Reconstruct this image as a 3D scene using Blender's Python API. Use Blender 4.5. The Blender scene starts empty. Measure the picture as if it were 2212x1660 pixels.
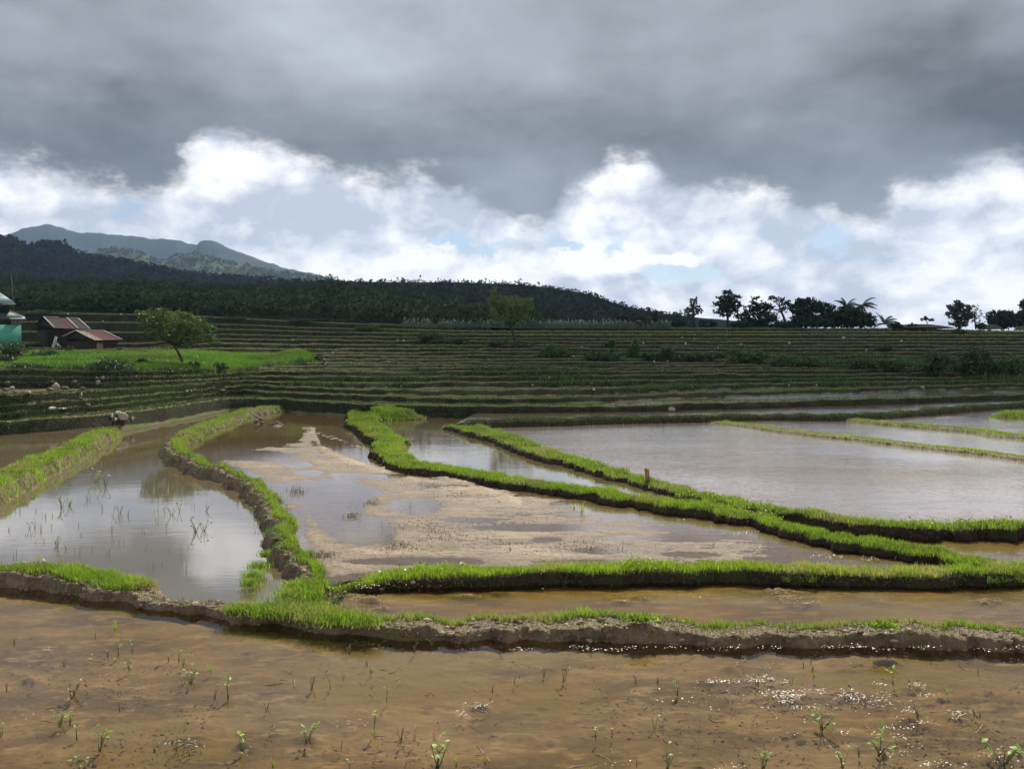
import bpy, math, random
import numpy as np
from mathutils import Vector

# ------------------------------------------------------------------ camera, sky, sun, exposure
scene = bpy.context.scene
COL = scene.collection
H = 2.2                       # eye height above the nearest paddy water
FPX, UC, VC, VH = 1703.0, 1106.0, 830.0, 780.0   # focal length / centre / horizon, on a 2212 px wide picture
TH = math.atan((VC - VH) / FPX)
cam_d = bpy.data.cameras.new('camera'); cam = bpy.data.objects.new('camera', cam_d); COL.objects.link(cam)
cam_d.sensor_width = 36.0; cam_d.lens = 36.0 * FPX / 2212.0
cam_d.clip_start = 0.05; cam_d.clip_end = 30000
cam.location = (0, 0, H); cam.rotation_euler = (math.pi / 2 - TH, 0, 0)
scene.camera = cam
scene.view_settings.view_transform = 'Standard'
try: scene.view_settings.look = 'None'
except Exception: pass
scene.view_settings.exposure = 0.5
scene.view_settings.gamma = 1.0
scene.render.resolution_x = 1024; scene.render.resolution_y = 768
try:
    scene.cycles.transparent_max_bounces = 16
    scene.cycles.volume_bounces = 0
except Exception: pass

SUN_EL, SUN_AZ = math.radians(50), math.radians(17)     # azimuth measured to the right of the view direction
sun_d = bpy.data.lights.new('sun', 'SUN'); sun = bpy.data.objects.new('sun', sun_d); COL.objects.link(sun)
sun_d.energy = 5.0; sun_d.angle = math.radians(0.53); sun_d.color = (1.0, 0.94, 0.84)
SD = Vector((math.sin(SUN_AZ) * math.cos(SUN_EL), math.cos(SUN_AZ) * math.cos(SUN_EL), math.sin(SUN_EL)))
sun.rotation_euler = SD.to_track_quat('Z', 'Y').to_euler()

class NT:
    """small helper to write node trees"""
    def __init__(s, tree): s.t = tree; s.n = tree.nodes; s.l = tree.links
    def _in(s, sock, v):
        if hasattr(v, 'is_output') or isinstance(v, bpy.types.NodeSocket): s.l.new(v, sock)
        elif v is not None:
            try: sock.default_value = v
            except Exception:
                sock.default_value = tuple(v) + (1.0,) if hasattr(v, '__len__') else v
    def math(s, op, a, b=None, c=None, clamp=False):
        n = s.n.new('ShaderNodeMath'); n.operation = op; n.use_clamp = clamp
        s._in(n.inputs[0], a)
        if b is not None: s._in(n.inputs[1], b)
        if c is not None: s._in(n.inputs[2], c)
        return n.outputs[0]
    def add(s, a, b): return s.math('ADD', a, b)
    def sub(s, a, b): return s.math('SUBTRACT', a, b)
    def mul(s, a, b): return s.math('MULTIPLY', a, b)
    def sstep(s, x, lo, hi):
        n = s.n.new('ShaderNodeMapRange'); n.interpolation_type = 'SMOOTHSTEP'
        s._in(n.inputs[0], x); s._in(n.inputs[1], lo); s._in(n.inputs[2], hi)
        return n.outputs[0]
    def lin(s, x, lo, hi, a, b):
        n = s.n.new('ShaderNodeMapRange'); s._in(n.inputs[0], x)
        for i, v in zip((1, 2, 3, 4), (lo, hi, a, b)): s._in(n.inputs[i], v)
        return n.outputs[0]
    def mix(s, f, a, b):
        n = s.n.new('ShaderNodeMix'); n.data_type = 'RGBA'
        s._in(n.inputs[0], f); s._in(n.inputs[6], a if not hasattr(a, '__len__') else tuple(a) + (1,) if len(a) == 3 else a)
        s._in(n.inputs[7], b if not hasattr(b, '__len__') else tuple(b) + (1,) if len(b) == 3 else b)
        return n.outputs[2]
    def xyz(s, x, y, z):
        n = s.n.new('ShaderNodeCombineXYZ')
        for i, v in enumerate((x, y, z)): s._in(n.inputs[i], v)
        return n.outputs[0]
    def sep(s, v):
        n = s.n.new('ShaderNodeSeparateXYZ'); s._in(n.inputs[0], v); return n.outputs
    def noise(s, vec, scale, det=4, rough=.55, dist=0.0, col=False):
        n = s.n.new('ShaderNodeTexNoise'); s._in(n.inputs['Vector'], vec)
        n.inputs['Scale'].default_value = scale; n.inputs['Detail'].default_value = det
        n.inputs['Roughness'].default_value = rough; n.inputs['Distortion'].default_value = dist
        return n.outputs['Color'] if col else n.outputs['Fac']
    def voro(s, vec, scale, feat='F1'):
        n = s.n.new('ShaderNodeTexVoronoi'); n.feature = feat; s._in(n.inputs['Vector'], vec)
        n.inputs['Scale'].default_value = scale; return n.outputs['Distance']
    def vmap(s, vec, scale=(1, 1, 1), loc=(0, 0, 0), rot=(0, 0, 0)):
        n = s.n.new('ShaderNodeMapping'); s._in(n.inputs[0], vec)
        n.inputs[1].default_value = loc; n.inputs[2].default_value = rot; n.inputs[3].default_value = scale
        return n.outputs[0]
    def coord(s, kind='Object'): return s.n.new('ShaderNodeTexCoord').outputs[kind]
    def bump(s, h, strength, dist, normal=None):
        n = s.n.new('ShaderNodeBump'); n.inputs['Strength'].default_value = strength
        n.inputs['Distance'].default_value = dist; s._in(n.inputs['Height'], h)
        if normal is not None: s._in(n.inputs['Normal'], normal)
        return n.outputs[0]

# ---- sky: Nishita air, and cloud layers laid out by compass direction and elevation
world = bpy.data.worlds.new('World'); scene.world = world; world.use_nodes = True
W = NT(world.node_tree); W.n.clear()
def ae(u, v):
    x, z = (u - UC) / FPX, (VH - v) / FPX
    return math.atan(x), math.atan(z / math.hypot(1, x))
gx, gy, gz = W.sep(W.coord('Generated'))
AZ = W.math('ARCTAN2', gx, gy); EL = W.math('ARCSINE', gz)
P = W.xyz(AZ, W.mul(EL, 1.7), 0.0)
wrp = W.sub(W.noise(P, 5.0, 5, .6), .5)            # large warp
wr2 = W.sub(W.noise(W.vmap(P, loc=(7, 3, 1)), 16.0, 8, .68), .5)
wr3 = W.sub(W.noise(W.vmap(P, loc=(1, 9, 4)), 9.0, 5, .62), .5)
# lower rim of the dark cloud deck as a curve over azimuth
fc = W.n.new('ShaderNodeFloatCurve')
rim = [(-500,360),(-150,335),(0,338),(100,345),(200,372),(300,392),(380,380),(450,330),(560,330),(680,360),(780,400),(880,400),
       (960,428),(1060,458),(1150,478),(1210,455),(1280,400),(1340,352),(1400,352),(1440,415),(1500,432),(1620,435),
       (1760,432),(1840,470),(1900,440),(1960,385),(2030,398),(2110,385),(2212,380),(2400,390),(2800,380)]
cv = fc.mapping.curves[0]
pts = [((ae(u, v)[0] + 1.2) / 2.4, ae(u, v)[1] / .6) for u, v in rim]
cv.points[0].location = (0.0, pts[0][1]); cv.points[1].location = (1.0, pts[-1][1])
for p in pts: cv.points.new(*p)
for p in cv.points: p.handle_type = 'AUTO'
fc.mapping.update()
W._in(fc.inputs['Value'], W.lin(AZ, -1.2, 1.2, 0, 1))
RIM = W.mul(fc.outputs[0], .6)
above = W.sub(EL, RIM)
above = W.add(above, W.add(W.mul(wrp, .13), W.mul(wr2, .085)))
deck = W.sstep(above, -0.018, 0.024)
# tone inside the deck: darkest just above its rim, lighter streaks higher up
wv0 = W.n.new('ShaderNodeVectorMath'); wv0.operation = 'MULTIPLY_ADD'
W._in(wv0.inputs[0], W.noise(P, 5.0, 4, .6, 0, True)); wv0.inputs[1].default_value = (.16, .12, 0); W._in(wv0.inputs[2], P); warpv0 = wv0.outputs[0]
t1 = W.noise(W.vmap(P, scale=(1.0, 1.25, 1), rot=(0, 0, .5), loc=(2.3, .4, 0)), 2.8, 5, .48, .2)
t2 = W.noise(W.vmap(P, scale=(1.0, 1.15, 1), loc=(5.1, .2, 0)), 6.5, 5, .55, .2)
tone = W.add(W.mul(W.sub(t1, .5), 1.15), W.mul(W.sub(t2, .5), .55))
t3 = W.noise(W.vmap(P, scale=(1.0, 1.5, 1), loc=(1.1, 6.2, 0)), 15.0, 4, .55, .2)
tone = W.add(tone, W.mul(W.sub(t3, .5), .22))
tone = W.add(tone, W.mul(W.sub(.45, W.voro(W.vmap(warpv0, scale=(1, 1.2, 1)), 4.2, 'SMOOTH_F1')), .38))
up = W.sstep(above, 0.0, .24)
tone = W.add(tone, W.mul(up, .34))
tone = W.add(tone, .31)
def blob(u, v, ru, rv, k=1.0, soft=.55, w=.35):
    a, e = ae(u, v)
    dx = W.math('DIVIDE', W.sub(W.add(AZ, W.mul(wr3, w * .16)), a), ru / FPX)
    dy = W.math('DIVIDE', W.sub(W.add(EL, W.mul(wr2, w * .10)), e), rv / FPX)
    d = W.math('SQRT', W.add(W.mul(dx, dx), W.mul(dy, dy)))
    return W.mul(W.sstep(d, 1.0 + soft, 1.0 - soft), k)
def addall(x, L):
    for b in L: x = W.add(x, b)
    return x
tone = addall(tone, [blob(480, 130, 330, 110, .20, .9), blob(900, 60, 260, 120, .24, .9), blob(990, 190, 190, 60, .18, .9),
                     blob(1480, 60, 330, 90, .06, .9), blob(100, 90, 200, 80, .08, .9),
                     blob(250, 280, 380, 70, -.16, .9), blob(1100, 330, 300, 110, -.16, .9), blob(1750, 330, 420, 80, -.16, .9), blob(2120, 260, 220, 110, -.12, .9)])
deckcol = W.mix(W.math('MINIMUM', W.math('MAXIMUM', tone, 0.0), 1.0), (.096, .110, .121), (.43, .475, .53))
# fair-weather cloud below the deck: billows, from white to lilac grey
Pb = W.xyz(AZ, W.mul(EL, 1.35), 0.0)
warpv = W.n.new('ShaderNodeVectorMath'); warpv.operation = 'MULTIPLY_ADD'
W._in(warpv.inputs[0], W.noise(Pb, 9.0, 3, .5, 0, True)); warpv.inputs[1].default_value = (.05, .05, 0); W._in(warpv.inputs[2], Pb)
bil = W.sub(1.0, W.voro(warpv.outputs[0], 24.0, 'SMOOTH_F1'))
bn = W.noise(warpv.outputs[0], 11.0, 7, .58)
bs = W.noise(W.vmap(Pb, scale=(1, 2.0, 1), loc=(3, 8, 0)), 6.0, 5, .55)
bf = W.noise(warpv.outputs[0], 34.0, 6, .6)
wt = W.add(W.add(W.add(W.mul(bil, .55), W.mul(bn, 1.5)), W.mul(bs, .8)), W.mul(bf, .55))
low = W.sstep(EL, .16, .05)
wt = W.add(W.sub(wt, 1.30), W.mul(low, .02))
wt = addall(wt, [blob(1000, 590, 330, 42, .30, .6, .8), blob(1300, 560, 90, 35, .4, .5), blob(60, 400, 170, 45, .25, .8), blob(500, 350, 70, 70, .25, .9), blob(710, 320, 70, 30, .3, .9),
                 blob(2090, 600, 140, 45, .25, .9), blob(2030, 420, 150, 28, .3, .8), blob(1460, 562, 52, 14, .5, .5), blob(1340, 420, 60, 50, .2, .8),
                 blob(600, 440, 320, 40, -.16, .9), blob(850, 500, 180, 38, -.18, .9), blob(1370, 625, 60, 30, -.30, .8), blob(1950, 520, 220, 60, -.12, .9), blob(200, 460, 200, 30, -.2, .9)])
wt = W.math('MINIMUM', W.math('MAXIMUM', W.lin(wt, .24, .72, 0, 1), 0.0), 1.0)
whitecol = W.mix(wt, (.47, .515, .60), (1.0, .995, .99))
holes = addall(0.0, [blob(1090, 528, 165, 20, 1.0, .35, .9), blob(1328, 505, 28, 42, 1.0, .5), blob(1455, 590, 95, 24, .95, .4, .8), blob(1795, 530, 48, 34, .9, .6),
                     blob(1680, 600, 70, 20, .75, .6), blob(820, 556, 55, 12, .6, .6), blob(1560, 545, 55, 18, .5, .7), blob(2010, 640, 40, 30, .3, .7)])
holes = W.sub(holes, W.mul(blob(1460, 560, 55, 13, 1.0, .5), 1.3))
hn = W.noise(W.vmap(Pb, scale=(1, 1.7, 1), loc=(6.2, 2.1, 3)), 13.0, 7, .60, .4)
holes = W.add(W.mul(holes, .62), W.mul(W.sub(hn, .5), 2.6))
holes = W.sub(holes, W.mul(W.sub(bil, .5), .25))
holes = W.sstep(holes, .30, .72)
below = W.sstep(EL, 0.0, -.02)
holes = W.mul(holes, .92)
skyt = W.n.new('ShaderNodeTexSky'); skyt.sky_type = 'NISHITA'; skyt.sun_disc = False
skyt.sun_elevation = SUN_EL; skyt.sun_rotation = SUN_AZ
skyt.air_density = 1.0; skyt.dust_density = .6; skyt.ozone_density = 1.5
bg_sky = W.n.new('ShaderNodeBackground'); W._in(bg_sky.inputs[0], skyt.outputs[0]); bg_sky.inputs[1].default_value = .085
cl = W.mix(deck, whitecol, deckcol)
bg_cl = W.n.new('ShaderNodeBackground'); W._in(bg_cl.inputs[0], cl); bg_cl.inputs[1].default_value = 1.0
fac = W.math('SUBTRACT', 1.0, W.mul(holes, W.sub(1.0, deck)))
ms = W.n.new('ShaderNodeMixShader'); W._in(ms.inputs[0], fac)
W.l.new(bg_sky.outputs[0], ms.inputs[1]); W.l.new(bg_cl.outputs[0], ms.inputs[2])
wo = W.n.new('ShaderNodeOutputWorld'); W.l.new(ms.outputs[0], wo.inputs[0])

# ------------------------------------------------------------------ projection helpers
FW = Vector((0, math.cos(TH), -math.sin(TH))); UP = Vector((0, math.sin(TH), math.cos(TH)))
def ray(u, v):
    return Vector((1, 0, 0)) * ((u - UC) / FPX) + UP * ((VC - v) / FPX) + FW
def at_z(u, v, z):
    d = ray(u, v); t = (z - H) / d.z; return Vector((d.x * t, d.y * t, z))
def at_d(u, v, D):
    d = ray(u, v); t = D / d.y; return Vector((d.x * t, D, H + d.z * t))
def proj(x, y, z):
    cy, cz = y * FW.y + (z - H) * FW.z, y * UP.y + (z - H) * UP.z
    return UC + FPX * x / cy, VC - FPX * cz / cy

# ------------------------------------------------------------------ numpy noise
def _h(ix, iy, iz=0):
    n = (ix * 374761393 + iy * 668265263 + iz * 2147483647 * 3 + 1013904223) & 0xFFFFFFFF
    n = ((n ^ (n >> 13)) * 1274126177) & 0xFFFFFFFF
    n = ((n ^ (n >> 16)) * 2246822519) & 0xFFFFFFFF
    return ((n ^ (n >> 13)) & 0xFFFFFF) / float(0xFFFFFF)
def vn(x, y, seed=0):
    x = np.asarray(x, float); y = np.asarray(y, float)
    xi = np.floor(x).astype(np.int64); yi = np.floor(y).astype(np.int64)
    fx, fy = x - xi, y - yi; fx = fx * fx * (3 - 2 * fx); fy = fy * fy * (3 - 2 * fy)
    a, b = _h(xi, yi, seed), _h(xi + 1, yi, seed); c, d = _h(xi, yi + 1, seed), _h(xi + 1, yi + 1, seed)
    return (a + (b - a) * fx) * (1 - fy) + (c + (d - c) * fx) * fy
def fbm(x, y, o=4, seed=0, g=.5):
    s, a, t = 0.0, 1.0, 0.0
    for i in range(o):
        s = s + a * (vn(x * 2 ** i + 17.3 * i, y * 2 ** i - 9.1 * i, seed + i) - .5); t += a; a *= g
    return s / t          # about -0.5 .. 0.5
def sst(x, a, b):
    t = np.clip((x - a) / (b - a), 0, 1); return t * t * (3 - 2 * t)

# ------------------------------------------------------------------ objects
def tag(o, label=None, cat=None, group=None, kind=None):
    if label: o['label'] = label
    if cat: o['category'] = cat
    if group: o['group'] = group
    if kind: o['kind'] = kind
    return o
def mesh(name, V, F, mat=None, parent=None, rnd=None, smooth=False, extra=None):
    """V (n,3); F list of (m,k) int arrays; rnd per-vertex float attribute"""
    if not isinstance(F, (list, tuple)): F = [F]
    V = np.asarray(V, np.float32)
    me = bpy.data.meshes.new(name); me.vertices.add(len(V)); me.vertices.foreach_set('co', V.ravel())
    F = [np.asarray(f, np.int32) for f in F if len(f)]
    nl = sum(f.size for f in F); nf = sum(len(f) for f in F)
    me.loops.add(nl); me.polygons.add(nf)
    me.loops.foreach_set('vertex_index', np.concatenate([f.ravel() for f in F]))
    tot = np.concatenate([np.full(len(f), f.shape[1], np.int32) for f in F])
    st = np.concatenate([[0], np.cumsum(tot)[:-1]]).astype(np.int32)
    me.polygons.foreach_set('loop_start', st)
    try: me.polygons.foreach_set('loop_total', tot)
    except Exception: pass
    if smooth: me.polygons.foreach_set('use_smooth', np.ones(nf, bool))
    me.update(calc_edges=True); me.validate()
    if rnd is not None:
        at = me.attributes.new('rnd', 'FLOAT', 'POINT'); at.data.foreach_set('value', np.asarray(rnd, np.float32))
    if extra is not None:
        at = me.attributes.new('aux', 'FLOAT', 'POINT'); at.data.foreach_set('value', np.asarray(extra, np.float32))
    if mat: me.materials.append(mat)
    o = bpy.data.objects.new(name, me); COL.objects.link(o)
    if parent: o.parent = parent
    return o
def empty(name, loc, rz=0.0):
    o = bpy.data.objects.new(name, None); COL.objects.link(o); o.location = loc; o.rotation_euler = (0, 0, rz)
    o.empty_display_size = .2; return o
def gridfaces(nr, nc, off=0):
    a = (np.arange(nr - 1)[:, None] * nc + np.arange(nc - 1)[None, :]).ravel() + off
    return np.stack([a, a + 1, a + nc + 1, a + nc], 1)

class Bag:
    """collects shapes for ONE mesh"""
    def __init__(s): s.V = []; s.F3 = []; s.F4 = []; s.R = []; s.n = 0
    def put(s, V, F3=None, F4=None, r=None):
        V = np.asarray(V, float)
        if F3 is not None and len(F3): s.F3.append(np.asarray(F3) + s.n)
        if F4 is not None and len(F4): s.F4.append(np.asarray(F4) + s.n)
        s.V.append(V); s.R.append(np.full(len(V), .5) if r is None else np.broadcast_to(np.asarray(r, float), (len(V),)).copy()); s.n += len(V)
    def tube(s, pts, rad, sides=7, r=.5, cap=True):
        pts = [Vector(p) for p in pts]; V = []; n = len(pts)
        ref = Vector((.3, .2, 1)).normalized()
        for i, p in enumerate(pts):
            t = (pts[min(i + 1, n - 1)] - pts[max(i - 1, 0)]).normalized()
            rf = ref if abs(t.dot(ref)) < .95 else Vector((1, 0, 0))
            a = t.cross(rf).normalized(); b = t.cross(a)
            for k in range(sides):
                q = 2 * math.pi * k / sides; V.append(p + (a * math.cos(q) + b * math.sin(q)) * rad[i])
        F = []
        for i in range(n - 1):
            for k in range(sides):
                k2 = (k + 1) % sides; F.append((i * sides + k, i * sides + k2, (i + 1) * sides + k2, (i + 1) * sides + k))
        T = []
        if cap:
            V.append(pts[-1]); c = len(V) - 1
            for k in range(sides): T.append(((n - 1) * sides + k, (n - 1) * sides + (k + 1) % sides, c))
        s.put([tuple(v) for v in V], T, F, r)
    def box(s, corners, r=.5):
        """8 corners: bottom 4 (ccw) then top 4"""
        s.put([tuple(c) for c in corners], None, [(3, 2, 1, 0), (4, 5, 6, 7), (0, 1, 5, 4), (1, 2, 6, 5), (2, 3, 7, 6), (3, 0, 4, 7)], r)
    def beam(s, a, b, w, h, r=.5):
        a, b = Vector(a), Vector(b); t = (b - a).normalized()
        sd = t.cross(Vector((0, 0, 1)));
        if sd.length < 1e-3: sd = Vector((1, 0, 0))
        sd = sd.normalized() * w / 2; u = sd.cross(t).normalized() * h / 2
        s.box([a - sd - u, a + sd - u, b + sd - u, b - sd - u, a - sd + u, a + sd + u, b + sd + u, b - sd + u], r)
    def slab(s, quad, th, r=.5):
        """a plate given by its 4 upper corners, th thick"""
        q = [Vector(p) for p in quad]; n = (q[1] - q[0]).cross(q[3] - q[0]).normalized()
        if n.z < 0: n = -n
        lo = [p - n * th for p in q]
        s.box(lo + q, r)
    def build(s, name, mat, parent=None, smooth=False):
        F = []
        if s.F3: F.append(np.concatenate(s.F3))
        if s.F4: F.append(np.concatenate(s.F4))
        return mesh(name, np.concatenate(s.V), F, mat, parent, np.concatenate(s.R), smooth)

rng = np.random.default_rng(7)
random.seed(7)
def blades(P, L, Wd, lean=.45, bias=(0, 0), r=None, rs=rng):
    """bent grass blades rooted at P; returns V,F3,F4,rnd"""
    P = np.asarray(P, float); n = len(P)
    if n == 0: return np.zeros((0, 3)), np.zeros((0, 3), int), np.zeros((0, 4), int), np.zeros(0)
    L = np.broadcast_to(L, (n,)) * rs.uniform(.6, 1.25, n); Wd = np.broadcast_to(Wd, (n,))
    a = rs.uniform(0, 2 * np.pi, n); ln = np.abs(rs.normal(0, lean, n))
    dx, dy = np.cos(a) * ln + bias[0], np.sin(a) * ln + bias[1]
    nr = np.sqrt(1 + dx * dx + dy * dy)
    d1 = np.stack([dx * .6, dy * .6, np.ones(n)], 1) / nr[:, None]
    d2 = np.stack([dx * 1.7, dy * 1.7, .75 * np.ones(n)], 1) / nr[:, None]
    b = rs.uniform(0, 2 * np.pi, n); w = np.stack([np.cos(b), np.sin(b), np.zeros(n)], 1) * (Wd / 2)[:, None]
    M = P + d1 * (L * .55)[:, None]; T = M + d2 * (L * .5)[:, None]
    V = np.stack([P - w, P + w, M + w * .8, M - w * .8, T], 1).reshape(-1, 3)
    i = np.arange(n) * 5
    F4 = np.stack([i, i + 1, i + 2, i + 3], 1); F3 = np.stack([i + 3, i + 2, i + 4], 1)
    rr = rs.random(n) if r is None else np.broadcast_to(r, (n,))
    return V, F3, F4, np.repeat(rr, 5)
def leaves(C, S, r=None, flat=0.0, asp=.55, rs=rng):
    """leaf-like quads (pointed) of length S with random orientation at centres C"""
    C = np.asarray(C, float); n = len(C); S = np.broadcast_to(S, (n,))
    a = rs.normal(size=(n, 3)); a[:, 2] *= (1 - flat); a /= np.linalg.norm(a, axis=1)[:, None]
    b = rs.normal(size=(n, 3)); b[:, 2] *= (1 - flat); b -= a * (a * b).sum(1)[:, None]; b /= np.linalg.norm(b, axis=1)[:, None] + 1e-9
    A, B = a * (S / 2)[:, None], b * (S * asp / 2)[:, None]
    V = np.stack([C - A, C + B - A * .1, C + A, C - B - A * .1], 1).reshape(-1, 3)
    F = np.arange(n * 4).reshape(-1, 4)
    rr = rs.random(n) if r is None else np.broadcast_to(r, (n,))
    return V, F, np.repeat(rr, 4)

# ------------------------------------------------------------------ materials
def newmat(name):
    m = bpy.data.materials.new(name); m.use_nodes = True; t = NT(m.node_tree); t.n.clear()
    out = t.n.new('ShaderNodeOutputMaterial'); return m, t, out
def attr(t, name='rnd'):
    n = t.n.new('ShaderNodeAttribute'); n.attribute_name = name; return n.outputs['Fac']
def mat_leaf(name, c0, c1, c2=None, tr=.4, hue_noise=0.0, gloss=.05, nscale=1.0):
    m, t, out = newmat(name)
    col = t.mix(attr(t), c0, c1)
    if c2 is not None:
        nz = t.noise(t.coord('Object'), nscale, 3, .6); col = t.mix(t.sstep(nz, .5, .68), col, c2)
    d = t.n.new('ShaderNodeBsdfDiffuse'); t._in(d.inputs[0], col)
    tl = t.n.new('ShaderNodeBsdfTranslucent'); t._in(tl.inputs[0], col)
    mx = t.n.new('ShaderNodeMixShader'); mx.inputs[0].default_value = tr
    t.l.new(d.outputs[0], mx.inputs[1]); t.l.new(tl.outputs[0], mx.inputs[2])
    g = t.n.new('ShaderNodeBsdfGlossy'); g.inputs['Roughness'].default_value = .45
    m2 = t.n.new('ShaderNodeMixShader'); m2.inputs[0].default_value = gloss
    t.l.new(mx.outputs[0], m2.inputs[1]); t.l.new(g.outputs[0], m2.inputs[2])
    t.l.new(m2.outputs[0], out.inputs[0]); return m
def mat_earth(name, cols, scale=3.0, rough=.85, spec=.3, bstr=.5, bdist=.02, bscale=40, aniso=(1, 1, 1)):
    m, t, out = newmat(name); co = t.vmap(t.coord('Object'), scale=aniso)
    n1 = t.noise(co, scale, 5, .6); n2 = t.noise(t.vmap(co, loc=(9, 4, 2)), scale * 5, 4, .65)
    c = t.mix(t.sstep(n1, .35, .65), cols[0], cols[1])
    if len(cols) > 2: c = t.mix(t.sstep(n2, .48, .72), c, cols[2])
    if len(cols) > 3: c = t.mix(t.sstep(t.noise(t.vmap(co, loc=(1, 14, 5)), scale * .6, 3, .5), .52, .66), c, cols[3])
    p = t.n.new('ShaderNodeBsdfPrincipled'); t._in(p.inputs['Base Color'], c)
    p.inputs['Roughness'].default_value = rough; p.inputs['Specular IOR Level'].default_value = spec
    t._in(p.inputs['Normal'], t.bump(t.noise(co, bscale, 5, .7), bstr, bdist))
    t.l.new(p.outputs[0], out.inputs[0]); return m
def mat_water(name, opaque=None, tint=(.86, .74, .56), rough=.03, rip=.3, rscale=6.0, rip2=.12, rscale2=40, aniso=(.35, 1, 1), patch=None, ior=1.33):
    """thin water: a Fresnel mirror over what lies under it (or over murky suspended mud)"""
    m, t, out = newmat(name); co = t.coord('Object'); ca = t.vmap(co, scale=aniso)
    pn = t.sstep(t.noise(t.vmap(co, scale=(.25, .5, 1), loc=(4, 1, 0)), .35, 3, .5), .42, .6)
    h = t.add(t.mul(t.noise(ca, rscale, 3, .5), rip), t.mul(t.noise(ca, rscale2, 3, .55), rip2))
    h = t.mul(h, t.lin(pn, 0, 1, .45, 1.3))
    nb = t.bump(h, 1.0, .012)
    fr = t.n.new('ShaderNodeFresnel'); fr.inputs[0].default_value = ior; t._in(fr.inputs[1], nb)
    gl = t.n.new('ShaderNodeBsdfGlossy'); gl.inputs['Roughness'].default_value = rough; t._in(gl.inputs['Normal'], nb)
    gl.inputs[0].default_value = (.97, .97, 1, 1)
    if opaque is None:
        tr = t.n.new('ShaderNodeBsdfTransparent'); tr.inputs[0].default_value = tuple(tint) + (1,)
        if patch is not None:
            t._in(tr.inputs[0], t.mix(t.sstep(t.noise(t.vmap(co, scale=(.5, 1, 1)), .9, 4, .6), .42, .62), tint, patch))
    else:
        tr = t.n.new('ShaderNodeBsdfDiffuse')
        c = t.mix(t.sstep(t.noise(t.vmap(co, scale=(.3, 1, 1)), .8, 5, .6), .38, .64), opaque[0], opaque[1]); t._in(tr.inputs[0], c)
    mx = t.n.new('ShaderNodeMixShader'); t._in(mx.inputs[0], fr.outputs[0])
    t.l.new(tr.outputs[0], mx.inputs[1]); t.l.new(gl.outputs[0], mx.inputs[2]); t.l.new(mx.outputs[0], out.inputs[0]); return m
def mat_plain(name, col, rough=.7, col2=None, scale=6, metal=0.0, spec=.4, bump=0.0):
    m, t, out = newmat(name); p = t.n.new('ShaderNodeBsdfPrincipled')
    n = t.noise(t.coord('Object'), scale, 5, .65)
    t._in(p.inputs['Base Color'], t.mix(t.sstep(n, .38, .66), col, col2 if col2 else tuple(c * .7 for c in col)))
    p.inputs['Roughness'].default_value = rough; p.inputs['Metallic'].default_value = metal; p.inputs['Specular IOR Level'].default_value = spec
    if bump: t._in(p.inputs['Normal'], t.bump(n, bump, .02))
    t.l.new(p.outputs[0], out.inputs[0]); return m
# ------------------------------------------------------------------ materials of the land
M = {}
M['mud'] = mat_earth('submerged mud', [(.205, .149, .080), (.105, .077, .042), (.27, .200, .112), (.17, .132, .054)], 2.2, .85, .1, .6, .012, 60, (.45, 1, 1))
M['dry_mud'] = mat_earth('drying mud', [(.33, .250, .170), (.17, .120, .075), (.26, .192, .125), (.46, .365, .26)], 1.0, .62, .35, .9, .03, 45, (.6, 1, 1))
M['soil_wet_shade'] = mat_earth('shade-dark wet bund soil', [(.060, .042, .026), (.030, .022, .014), (.11, .08, .05), (.06, .06, .022)], 5.0, .8, .15, 1.0, .05, 38)  # wet soil, with the shade on the bund faces put into its dark colour
M['soil'] = mat_earth('bund soil', [(.27, .180, .105), (.11, .072, .040), (.36, .25, .155), (.17, .13, .05)], 5.0, .6, .5, 1.0, .05, 38)
M['bank'] = mat_earth('terrace bank soil', [(.075, .062, .036), (.045, .040, .024), (.12, .10, .055), (.05, .062, .024)], .8, .9, .15, .9, .08, 14)
M['w_near'] = mat_water('shallow brown water', None, (.90, .84, .70), .02, .22, 5.0, .10, 38, patch=(.86, .78, .58))
M['w_strip'] = mat_water('shallow olive water', None, (.88, .82, .68), .02, .20, 6.0, .12, 40, patch=(.86, .74, .44))
M['w_pond'] = mat_water('still pond water', ((.12, .095, .055), (.10, .075, .038)), ior=4.6, rough=.02, rip=.12, rscale=2.6, rip2=.06, rscale2=15)
M['w_mud'] = mat_water('puddle water', None, (.84, .75, .60), .02, .10, 4.0, .04, 30, ior=1.5)
M['w_big'] = mat_water('wide paddy water', ((.24, .185, .14), (.19, .15, .11)), rough=.05, rip=1.2, rscale=2.6, rip2=.8, rscale2=13, aniso=(.5, 1, 1), ior=2.5)
M['w_far'] = mat_water('far paddy water', ((.17, .135, .09), (.13, .10, .065)), rough=.06, rip=1.4, rscale=2.0, rip2=.9, rscale2=9, ior=2.2)
M['grass'] = mat_leaf('fresh grass', (.085, .155, .016), (.38, .54, .040), (.36, .35, .10), tr=.5)
M['grass_y'] = mat_leaf('bund grass', (.12, .20, .020), (.47, .62, .045), (.46, .42, .14), tr=.5)
M['grass_dry'] = mat_leaf('dry stubble', (.10, .085, .035), (.26, .21, .10), tr=.3)
M['grass_far'] = mat_leaf('terrace grass', (.030, .048, .014), (.125, .155, .050), (.060, .120, .024), tr=.3, nscale=.12)
M['grass_lawn'] = mat_leaf('lush lawn', (.045, .115, .010), (.20, .40, .030), (.24, .25, .06), tr=.4, nscale=.30)

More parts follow.
